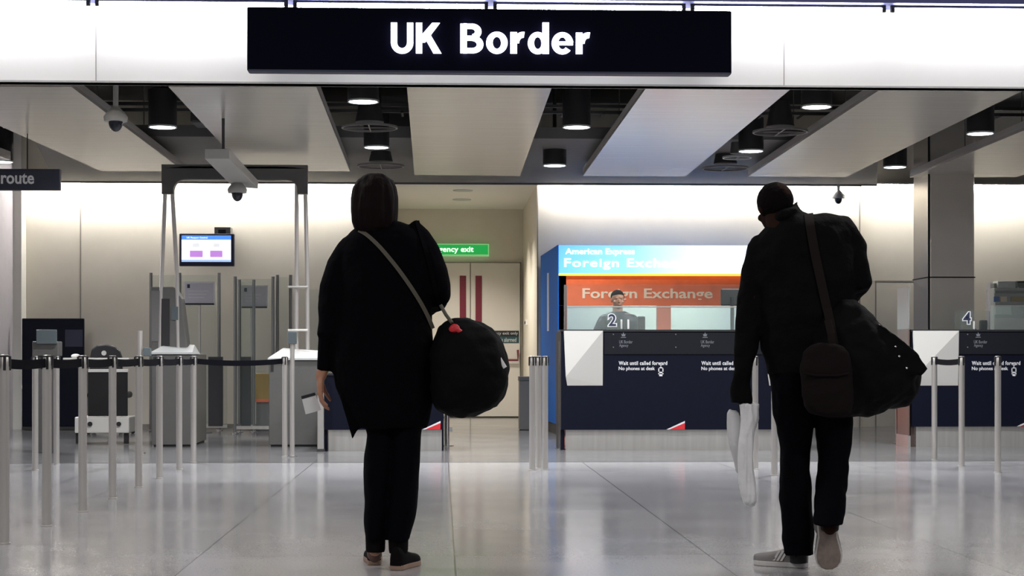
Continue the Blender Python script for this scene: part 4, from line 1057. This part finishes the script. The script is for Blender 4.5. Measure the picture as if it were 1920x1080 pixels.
# trousers
mb = MB()
rings_px(mb, [(770, 676, 740, .10), (815, 688, 742, .105), (860, 684, 740, .10), (905, 682, 736, .095), (960, 682, 730, .092), (995, 684, 726, .088), (1012, 686, 722, .085)], YA+.01)
rings_px(mb, [(770, 730, 796, .105, -.01), (815, 730, 791, .10, -.01), (860, 730, 788, .10, -.01), (905, 729, 785, .095, -.02), (950, 727, 783, .09, -.03), (985, 725, 775, .085, -.04), (1014, 723, 768, .08, -.05)], YA+.01)
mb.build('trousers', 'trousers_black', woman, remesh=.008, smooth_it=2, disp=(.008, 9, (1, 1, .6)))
for (q, yb, dy) in ((704, 1050, 0), (747, 1052, -.05)):
    mb = MB(); mb.tube([P(q, 990, YA+dy), P(q, 1030, YA+dy), Vector((P(q, yb, YA+dy).x, YA+dy, .07))], [.046, .043, .04], 14); mb.build('sock', 'shoe_black', woman, smooth=True)
# shoes
def oriented(mb_src, origin, fwd, up):
    f = fwd.normalized(); r = f.cross(up).normalized(); u = r.cross(f)
    out = MB(); out.add([origin+f*v.x-r*v.y+u*v.z for v in mb_src.v], mb_src.f); return out
def shoe_parts(L=.28, W=.098, heel=0.0, hi=.09):
    """x forward from heel, z up from ground"""
    st = [(0, .30, .9, .15), (.012, .55, 1, .7), (.06, .72, 1, 1), (.30, .70, .85, .92), (.5, .86, .62, .78), (.7, 1, .48, .6), (.85, .92, .42, .5), (.95, .62, .36, .4), (1, .25, .3, .3)]
    sole = MB(); rs = []; n = 12
    outline = [(x*L, w*W/2) for x, w, _, _ in st]
    poly = [(x, w) for x, w in outline]+[(x, -w) for x, w in reversed(outline)]
    sole.slab(poly, 0, .024)
    up = MB(); rs = []
    for x, w, h, h2 in st:
        ring = []
        for i in range(14):
            a = PI*i/13; ring.append((x*L, math.cos(a)*w*W/2*.97, .02+max(0, math.sin(a))**.7*hi*h))
        rs.append(ring)
    up.rings(rs)
    return up, sole
def add_shoe(parent, origin, fwd, up, mu, ms, L=.28, W=.098, stripes=False, hi=.09, cut=0.0):
    u_, s_ = shoe_parts(L, W, hi=hi)
    if cut:
        for v in s_.v: v.x = cut*L+v.x*(1-cut)
        for v in u_.v: v.y *= 1.18
    so = oriented(u_, origin, fwd, up).build('shoe', mu, parent, smooth=True)
    so.data.name = 'shoe'
    oriented(s_, origin, fwd, up).build('sole', ms, so, smooth=False, bevel=.004)
    if stripes:
        for sgn in (-1, 1):
            st = MB()
            for k in range(3):
                x0 = L*(.40+.07*k)
                st.add([(x0, sgn*W*.44, .028), (x0+.010, sgn*W*.44, .028), (x0-.012, sgn*W*.33, .072), (x0-.024, sgn*W*.33, .072), (x0, sgn*W*.40, .028), (x0+.010, sgn*W*.40, .028), (x0-.012, sgn*W*.29, .072), (x0-.024, sgn*W*.29, .072)],
                       [(0,1,2,3),(4,7,6,5),(0,4,5,1),(1,5,6,2),(2,6,7,3),(3,7,4,0)])
            oriented(st, origin, fwd, up).build('side_stripe', 'shoe_white', so)
    return so
gl = G(702, 1060)
sh = add_shoe(woman, Vector((gl.x, gl.y+.0, .0)), Vector((-.08, 1, 0)), UP, 'shoe_black', 'sole_tan', L=.25, W=.088, hi=.085)
mb = MB(); mb.ball((gl.x, gl.y+.01, .055), (.034, .03, .045), 16, 10); hl = mb.build('heel_patch', 'heel_brown', sh, smooth=True)
gr = G(741, 1071)
add_shoe(woman, Vector((gr.x, gr.y+.02, 0)), Vector((.32, .9, 0)), UP, 'shoe_black', 'sole_tan', L=.25, W=.09, hi=.085)

# woman's duffel
YD = YA-.02
t = thing('duffel_bag', (P(880, 782, YD).x, YD, P(880, 782, YD).z), 'large round black duffel bag hanging at the woman\'s right side', 'bag')
mb = MB()
rings_px(mb, [(597, 852, 878, .06), (603, 838, 900, .12), (614, 822, 924, .17), (636, 812, 941, .21), (665, 806, 951, .23), (695, 804, 955, .235), (725, 805, 953, .23), (748, 809, 946, .21), (763, 818, 934, .18), (774, 832, 905, .14), (783, 846, 874, .08)], YD, e=2.4, n=36)
bag1 = mb.build('bag_body', 'duffel_black', t, remesh=.009, smooth_it=2, disp=(.014, 9, (1, 1, 1)))
vw1 = off_of(bag1); bv_b1 = BVHTree.FromPolygons([tuple(v.co+vw1) for v in bag1.data.vertices], [tuple(p.vertices) for p in bag1.data.polygons])
ribbon(bv_w, [(672, 431), (682, 434), (712, 462), (745, 502), (770, 537), (792, 572), (806, 600), (812, 616)], 7.5, 'strap_olive', 'shoulder_strap', t, YA)
ribbon(bv_w, [(782, 414), (790, 440), (802, 480), (812, 520), (820, 560), (828, 582)], 8, 'coat_black', 'handle', t, YA)
mb = MB(); mb.tube([P(826, 572, YA-.09), P(836, 590, YA-.1), P(848, 606, YD-.13)], .008, 8); mb.build('handle_end', 'strap_olive', t, smooth=True)
p1, n1 = on_surface(bv_b1, 852, 616, .012, YD)
mb = MB(); mb.ball(p1, (.026, .012, .020), 16, 8); mb.ball(p1+Vector((.022, 0, -.012)), (.016, .01, .012), 12, 8); mb.build('red_tag', 'red', t, remesh=.004, smooth_it=1, disp=(.004, 40, (1, 1, 1)))
p2, n2 = on_surface(bv_b1, 942, 680, .006, YD)
mb = MB(); mb.tube([p2+Vector((-.014, 0, .02)), p2+Vector((.012, 0, -.022))], [(.009, .003), (.009, .003)], 8); mb.build('white_tag', 'paper', t)

# card in her hand
a = P(579, 759, YA+.02)
t = thing('white_card', (a.x, a.y, a.z-.05), 'white card with a dark top edge held by the woman', 'card')
def quad_px(mb, pts, Y, th):
    q = [P(x, y, Y) for x, y in pts]; n = len(q)
    mb.prism([(p.x, p.z) for p in reversed(q)], Y, Y+th)
mb = MB(); quad_px(mb, [(566, 748), (592, 740), (602, 769), (573, 777)], YA+.015, .003); mb.build('card', 'card_white', t)
mb = MB(); quad_px(mb, [(564.5, 743), (590, 736), (592, 741), (566, 748.5)], YA+.013, .007); mb.build('dark_edge', 'black_plastic', t)

# ---------------------------------------------------------------- MAN
YM = G(1490, 1066).y; SM = YM/F
mb = MB()
hm = P(1456, 388, YM)+Vector((0, .03, 0))
head(mb, hm, .98, face=Vector((-.22, 1, -.3)))
mb.tube([P(1462, 400, YM), P(1486, 440, YM-.03)], .056, 16)
rings_px(mb, [(430, 1440, 1560, .08), (460, 1425, 1575, .10), (520, 1430, 1575, .11), (600, 1440, 1570, .10), (680, 1448, 1578, .11), (730, 1450, 1590, .11)], YM)
tube_px(mb, [(1485, 730, 32), (1490, 820, 26), (1492, 890, 22), (1494, 960, 19), (1496, 1040, 14)], YM, SM)
tube_px(mb, [(1560, 730, 32), (1565, 820, 23), (1562, 870, 19, -.02), (1558, 930, 14, -.11), (1556, 990, 13, -.2)], YM, SM)
tube_px(mb, [(1420, 470, 19), (1408, 580, 17), (1398, 680, 13), (1393, 745, 11)], YM, SM)
tube_px(mb, [(1588, 460, 19), (1608, 520, 17), (1612, 535, 14), (1590, 560, 12, .2)], YM, SM)
hand(mb, P(1392, 742, YM), Vector((0, .05, -1)), Vector((1, .1, 0)), Vector((0, 1, 0)), .75, .95, .03)
hand(mb, P(1588, 562, YM+.22), Vector((-.6, .6, .1)), Vector((-.3, -.3, -1)), Vector((0, 0, 1)), .8, .95)
man = mb.build('person', 'skin_dark', remesh=.0055, smooth_it=2, origin=(G(1490, 1066).x, YM, 0))
tag(man, 'person in black jacket seen from behind walking, grey sneakers, white plastic bag in left hand', 'person')
mb = MB()
c = P(1455, 377, YM)+Vector((.002, .03, 0))
mb.ball(c, (.081, .102, .088), 28, 18)
for v in mb.v:
    d_ = v-c; fwd = Vector((-.39, .92, 0)).dot(d_)
    if fwd > .07: v -= Vector((-.39, .92, 0))*(fwd-.07)*.85
    if d_.z < -.065: v.z = c.z-.065+(d_.z+.065)*.35
mb.build('hair', 'hair_black', man, remesh=.006, smooth_it=2, disp=(.002, 60, (1, 1, 1)))
# jacket
mb = MB()
def slope(rows):      # each ring: (left px, left py, right px, right py, depth, dy)
    rs = []
    for l, ly, r_, ry_, dep in rows:
        a = P(l, ly, YM); b = P(r_, ry_, YM); cx = (a.x+b.x)/2; rx = (b.x-a.x)/2; sl = (b.z-a.z)/(b.x-a.x)
        rs.append(ell(cx, YM, (a.z+b.z)/2, rx, dep, 32, 2.15, sl))
    rs.reverse(); return mb.rings(rs)
slope([(1458, 412, 1508, 392, .055), (1440, 424, 1545, 398, .075), (1424, 440, 1575, 410, .10), (1408, 458, 1597, 436, .12), (1402, 485, 1606, 468, .135), (1404, 520, 1606, 510, .14), (1410, 560, 1600, 555, .14),
       (1420, 600, 1594, 600, .138), (1430, 640, 1588, 640, .138), (1436, 680, 1586, 680, .14), (1439, 702, 1586, 704, .14)])
tube_px(mb, [(1420, 462, 22), (1411, 500, 23.5), (1407, 560, 23), (1401, 620, 22), (1396, 680, 21), (1392, 735, 19)], YM, SM)
mb.tube([P(1393, 700, YM), P(1391, 757, YM)], [20*SM, 20.5*SM], 18)
tube_px(mb, [(1580, 436, 26), (1596, 470, 28), (1605, 500, 28), (1608, 525, 26), (1600, 542, 20, .08), (1588, 562, 16, .2)], YM, SM)
# collar
mb.tube([P(1452, 418, YM-.02), P(1468, 402, YM-.065), P(1490, 393, YM-.05), P(1497, 390, YM+.0)], [.014, .016, .016, .013], 12)
mb.tube([P(1486, 398, YM-.02), P(1496, 377, YM-.005)], [.018, .005], 10)
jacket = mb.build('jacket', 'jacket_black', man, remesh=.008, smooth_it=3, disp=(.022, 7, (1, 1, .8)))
vj = off_of(jacket); bv_m = BVHTree.FromPolygons([tuple(v.co+vj) for v in jacket.data.vertices], [tuple(p.vertices) for p in jacket.data.polygons])
mb = MB()
rings_px(mb, [(675, 1440, 1520, .115), (700, 1442, 1522, .118), (760, 1449, 1524, .112), (800, 1456, 1522, .10), (840, 1463, 1519, .095), (880, 1462, 1518, .09), (930, 1463, 1521, .085), (1000, 1467, 1525, .085), (1041, 1470, 1527, .085)], YM)
rings_px(mb, [(675, 1505, 1590, .115), (720, 1512, 1596, .115), (770, 1526, 1599, .108), (830, 1533, 1597, .095, -.01), (865, 1534, 1590, .09, -.02), (910, 1530, 1588, .085, -.08), (950, 1527, 1586, .08, -.15), (985, 1527, 1580, .075, -.20)], YM)
mb.build('trousers', 'trousers_black', man, remesh=.008, smooth_it=2, disp=(.010, 10, (1, 1, .8)))
for pts in ([(1496, 1010, 0), (1497, 1054, .01)], [(1556, 960, -.15), (1556, 992, -.19)]):
    MB().tube([P(a, b, YM+c_) for a, b, c_ in pts], [.040, .038], 14).build('sock', 'black_matte', man, smooth=True)
# left sneaker pointing outwards
g1 = G(1522, 1066)
add_shoe(man, Vector((g1.x-.015, g1.y+.03, 0)), Vector((-.80, .52, 0)), UP, 'shoe_grey', 'shoe_white', L=.25, W=.10, stripes=True, hi=.085)
# right sneaker, heel raised, sole to the camera
g2 = G(1557, 1074)
toe = Vector((g2.x, g2.y+.02, .012)); heelp = P(1551, 966, g2.y-.07+.06)
fv = (toe-heelp); Lr = fv.length
rs_ = add_shoe(man, heelp, fv, Vector((.12, 1, .25)), 'shoe_grey', 'shoe_sole', L=Lr, W=.104, stripes=True, hi=.10, cut=.16)
mb = MB(); mb.ball((.055, 0, .055), (.062, .056, .05), 18, 12); oriented(mb, heelp, fv, Vector((.12, 1, .25))).build('heel_counter', 'shoe_grey', rs_, smooth=True)
for ch in [c for c in man.children if c.name.startswith('shoe')][-1:]:
    mb = MB(); up_, so_ = shoe_parts(Lr*1.0, .124); m2 = MB(); m2.add([(Lr*.15+v.x*.86, v.y*.97, v.z*.7+.008) for v in so_.v], so_.f)
    oriented(m2, heelp, fv, Vector((.12, 1, .25))).build('foxing', 'shoe_white', ch)

# man's bags
YB = YM-.12
t = thing('holdall', (P(1620, 784, YB).x, YB, P(1620, 784, YB).z), 'large black holdall slung across the man\'s back and right hip', 'bag')
mb = MB()
def vring(px, y0, y1, dep, dy, n=28, e=2.3):
    a = P(px, y0, YB+dy); b = P(px, y1, YB+dy); cz = (a.z+b.z)/2; rz = (a.z-b.z)/2; out = []
    for i in range(n):
        an = 2*PI*i/n; c_, s_ = math.cos(an), math.sin(an)
        out.append((a.x, YB+dy+math.copysign(abs(c_)**(2/e), c_)*dep, cz+math.copysign(abs(s_)**(2/e), s_)*rz))
    return out
mb.rings([vring(1502, 660, 745, .03, .03), vring(1520, 622, 766, .07, .02), (vring(1548, 585, 780, .10, 0)), vring(1575, 562, 784, .125, 0), vring(1604, 562, 784, .14, .01), vring(1640, 598, 778, .155, .03),
          vring(1675, 633, 768, .15, .05), vring(1700, 655, 757, .13, .07), vring(1716, 680, 742, .09, .08), vring(1723, 696, 730, .04, .08)])
mb.prism([(P(1655, 690, YB).x, P(1655, 690, YB).z), (P(1716, 703, YB).x, P(1716, 703, YB).z), (P(1729, 690, YB).x, P(1729, 690, YB).z), (P(1700, 652, YB).x, P(1700, 652, YB).z), (P(1640, 605, YB).x, P(1640, 605, YB).z)], YB-.09, YB-.05)
hb = mb.build('bag_body', 'duffel_black', t, remesh=.009, smooth_it=2, disp=(.014, 10, (1, 1, 1)))
vh = off_of(hb); bv_h = BVHTree.FromPolygons([tuple(v.co+vh) for v in hb.data.vertices], [tuple(p.vertices) for p in hb.data.polygons])
mb = MB()
for q in ((1679, 650), (1700, 690), (1686, 668)):
    p_, _ = on_surface(bv_h, *q, .004, YB); mb.ball(p_, .0055, 10, 6)
mb.build('buckle', 'chrome', t)
class Both:
    def ray_cast(s, o, d):
        best = (None, None, None, None)
        for b in (bv_m, bv_h):
            h = b.ray_cast(o, d)
            if h[0] is not None and (best[0] is None or h[3] < best[3]): best = h
        return best
ribbon(bv_m, [(1516, 400), (1520, 430), (1528, 475), (1540, 530), (1551, 580)], 17, 'strap_brown', 'shoulder_strap', t, YM, off=.007)
ribbon(Both(), [(1551, 578), (1558, 610), (1562, 640), (1566, 655)], 17, 'strap_brown', 'shoulder_strap', t, YM, off=.008, n=10)
YB2 = YM-.27
t = thing('shoulder_bag', (P(1545, 780, YB2).x, YB2, P(1545, 780, YB2).z), 'smaller dark brown bag hanging before the holdall behind the man\'s thigh', 'bag')
mb = MB()
rings_px(mb, [(643, 1532, 1562, .02), (648, 1518, 1580, .035), (660, 1506, 1592, .045), (690, 1501, 1598, .055), (730, 1502, 1600, .06), (760, 1508, 1600, .06), (775, 1518, 1596, .05), (781, 1535, 1585, .03)], YB2, e=2.6)
mb.build('bag_body', 'bag_brown', t, remesh=.008, smooth_it=2, disp=(.006, 12, (1, 1, 1)))
mb = MB(); a = P(1503, 690, YB2-.055); b = P(1598, 690, YB2-.055)
mb.tube([P(1508, 700, YB2-.05), P(1530, 704, YB2-.066), P(1570, 704, YB2-.066), P(1592, 700, YB2-.05)], .005, 8); mb.build('flap_seam', 'bag_brown', t)
mb = MB(); mb.tube([P(1560, 648, YB2+.0), P(1558, 625, YB2+.0), P(1552, 600, YB2+.02)], [(.016, .004)]*3, 8); mb.build('strap', 'strap_brown', t)

# white plastic bag in his left hand
YPb = YM-.0
a = P(1400, 950, YPb)
t = thing('plastic_bag', (a.x, a.y, a.z), 'crumpled white plastic bag hanging from the man\'s left hand', 'bag')
mb = MB()
rings_px(mb, [(757, 1386, 1422, .03), (768, 1388, 1420, .028), (785, 1390, 1419, .028), (820, 1388, 1412, .03), (860, 1386, 1414, .035), (900, 1386, 1418, .045), (925, 1388, 1420, .048), (940, 1392, 1420, .04), (948, 1398, 1416, .025)], YPb-.02, n=30)
for v in mb.v:
    an = math.atan2(v.y-(YPb-.02), v.x-a.x); v.y += .006*math.sin(an*7); v.x += .004*math.cos(an*5+v.z*9)
mb.build('hanging_part', 'plastic_bag', t, remesh=.005, smooth_it=1, disp=(.013, 13, (1.6, 1.6, .3)))
mb = MB()
rings_px(mb, [(767, 1368, 1382, .01), (775, 1364, 1390, .014), (800, 1364, 1392, .016), (835, 1367, 1392, .018), (865, 1374, 1392, .015), (886, 1381, 1388, .008)], YPb+.02, n=24)
mb.build('side_flap', 'plastic_bag_grey', t, remesh=.005, smooth_it=1, disp=(.010, 13, (1.6, 1.6, .3)))

# ---------------------------------------------------------------- OFFICER behind desk 2
YO = Y2d+.95; SO = YO/F
mb = MB()
ho = P(1158, 562, YO)
head(mb, ho, .88, face=Vector((.1, -1, 0)))
mb.tube([ho, P(1160, 600, YO+.02)], .05, 14)
rings_px(mb, [(588, 1138, 1184, .07), (600, 1128, 1192, .10), (640, 1134, 1190, .11), (700, 1138, 1186, .11), (740, 1136, 1190, .12)], YO)
tube_px(mb, [(1132, 602, 9), (1118, 632, 8, -.1), (1140, 640, 6, -.38)], YO, SO)
tube_px(mb, [(1188, 602, 9), (1198, 632, 8, -.1), (1180, 640, 6, -.38)], YO, SO)
for q in (1150, 1176):
    mb.tube([P(q, 738, YO), P(q, 770, YO+.02), Vector((P(q, 800, YO).x, YO+.03, .06))], [.085, .06, .045], 14)
    xx = P(q, 800, YO).x; mb.tube([(xx, YO+.06, .045), (xx, YO-.12, .035)], [.045, .035], 12, round_=True)
for q, sd_ in ((1140, 1), (1180, -1)): hand(mb, P(q, 640, YO-.38), Vector((sd_*.2, -1, -.1)), Vector((0, 0, -1)), Vector((sd_, 0, 0)), .3, .9)
off = mb.build('person', 'skin_light', remesh=.007, smooth_it=2, origin=(ho.x, YO, 0))
tag(off, 'officer with short dark hair behind the glass of desk number 2', 'person')
mb = MB(); c = ho+Vector((0, .018, .032)); mb.ball(c, (.074, .092, .076), 22, 14)
for v in mb.v:
    if v.y < c.y-.03 and v.z < c.z+.012: v.y = c.y-.03
    if v.z < c.z-.05: v.z = c.z-.05+(v.z-c.z+.05)*.3
mb.build('hair', 'hair_black', off, remesh=.007, smooth_it=1)
mb = MB()
rings_px(mb, [(584, 1148, 1172, .05), (590, 1135, 1186, .085), (602, 1124, 1196, .115), (640, 1130, 1194, .125), (700, 1134, 1190, .125), (744, 1132, 1194, .13)], YO)
tube_px(mb, [(1133, 600, 11), (1117, 630, 10.5, -.1), (1136, 640, 8, -.34)], YO, SO)
tube_px(mb, [(1187, 600, 11), (1199, 630, 10.5, -.1), (1183, 640, 8, -.34)], YO, SO)
mb.build('uniform_top', 'navy', off, remesh=.008, smooth_it=2, disp=(.006, 9, (1, 1, 1)))
mb = MB()
for q in (1150, 1176): mb.tube([P(q, 735, YO), P(q, 770, YO+.02), Vector((P(q, 800, YO).x, YO+.03, .08))], [.10, .075, .06], 14)
mb.build('trousers', 'black_matte', off, remesh=.009, smooth_it=2)

# ================================================================== LIGHT, WORLD, CAMERA
# unseen area lights added over the hall as fill for the near floor
for i, (x, y) in enumerate(((-3.5, 3), (3.5, 3), (-3.5, 9), (3.5, 9))):
    l = bpy.data.lights.new('hall_fill_light', 'AREA'); l.shape = 'RECTANGLE'; l.size = 3.0; l.size_y = .4; l.energy = 120; l.color = (1, .96, .92)
    o = bpy.data.objects.new('hall_fill_light', l); o.location = (x, y, 4.3); col.objects.link(o)
# downlight lamps
for i, q in enumerate(((681, 190), (706, 276), (305, 238), (1081, 238), (1040, 310), (1531, 200), (1408, 283), (1838, 250), (2, 303))):
    p = G(q[0], q[1], ZP)
    l = bpy.data.lights.new('spot', 'SPOT'); l.energy = 520; l.spot_size = math.radians(150); l.spot_blend = .9; l.shadow_soft_size = .1; l.color = (.95, .97, 1)
    o = bpy.data.objects.new('downlight_lamp', l); o.location = (p.x, p.y, ZP-.02); col.objects.link(o)
w = bpy.data.worlds.new('hall'); scn.world = w; w.use_nodes = True
w.node_tree.nodes['Background'].inputs[0].default_value = (.95, .95, 1, 1); w.node_tree.nodes['Background'].inputs[1].default_value = .22

cam = bpy.data.cameras.new('camera'); co = bpy.data.objects.new('camera', cam); col.objects.link(co)
cam.sensor_width = 36; cam.lens = F/1920*36; cam.shift_y = (HZ-540)/1920.0; cam.clip_end = 100; cam.clip_start = .1
co.location = CAM; co.rotation_euler = (PI/2, 0, -TH)
scn.camera = co
scn.view_settings.view_transform = 'Standard'; scn.view_settings.look = 'None'; scn.view_settings.gamma = 1; scn.view_settings.use_curve_mapping = False
scn.view_settings.exposure = 0.0
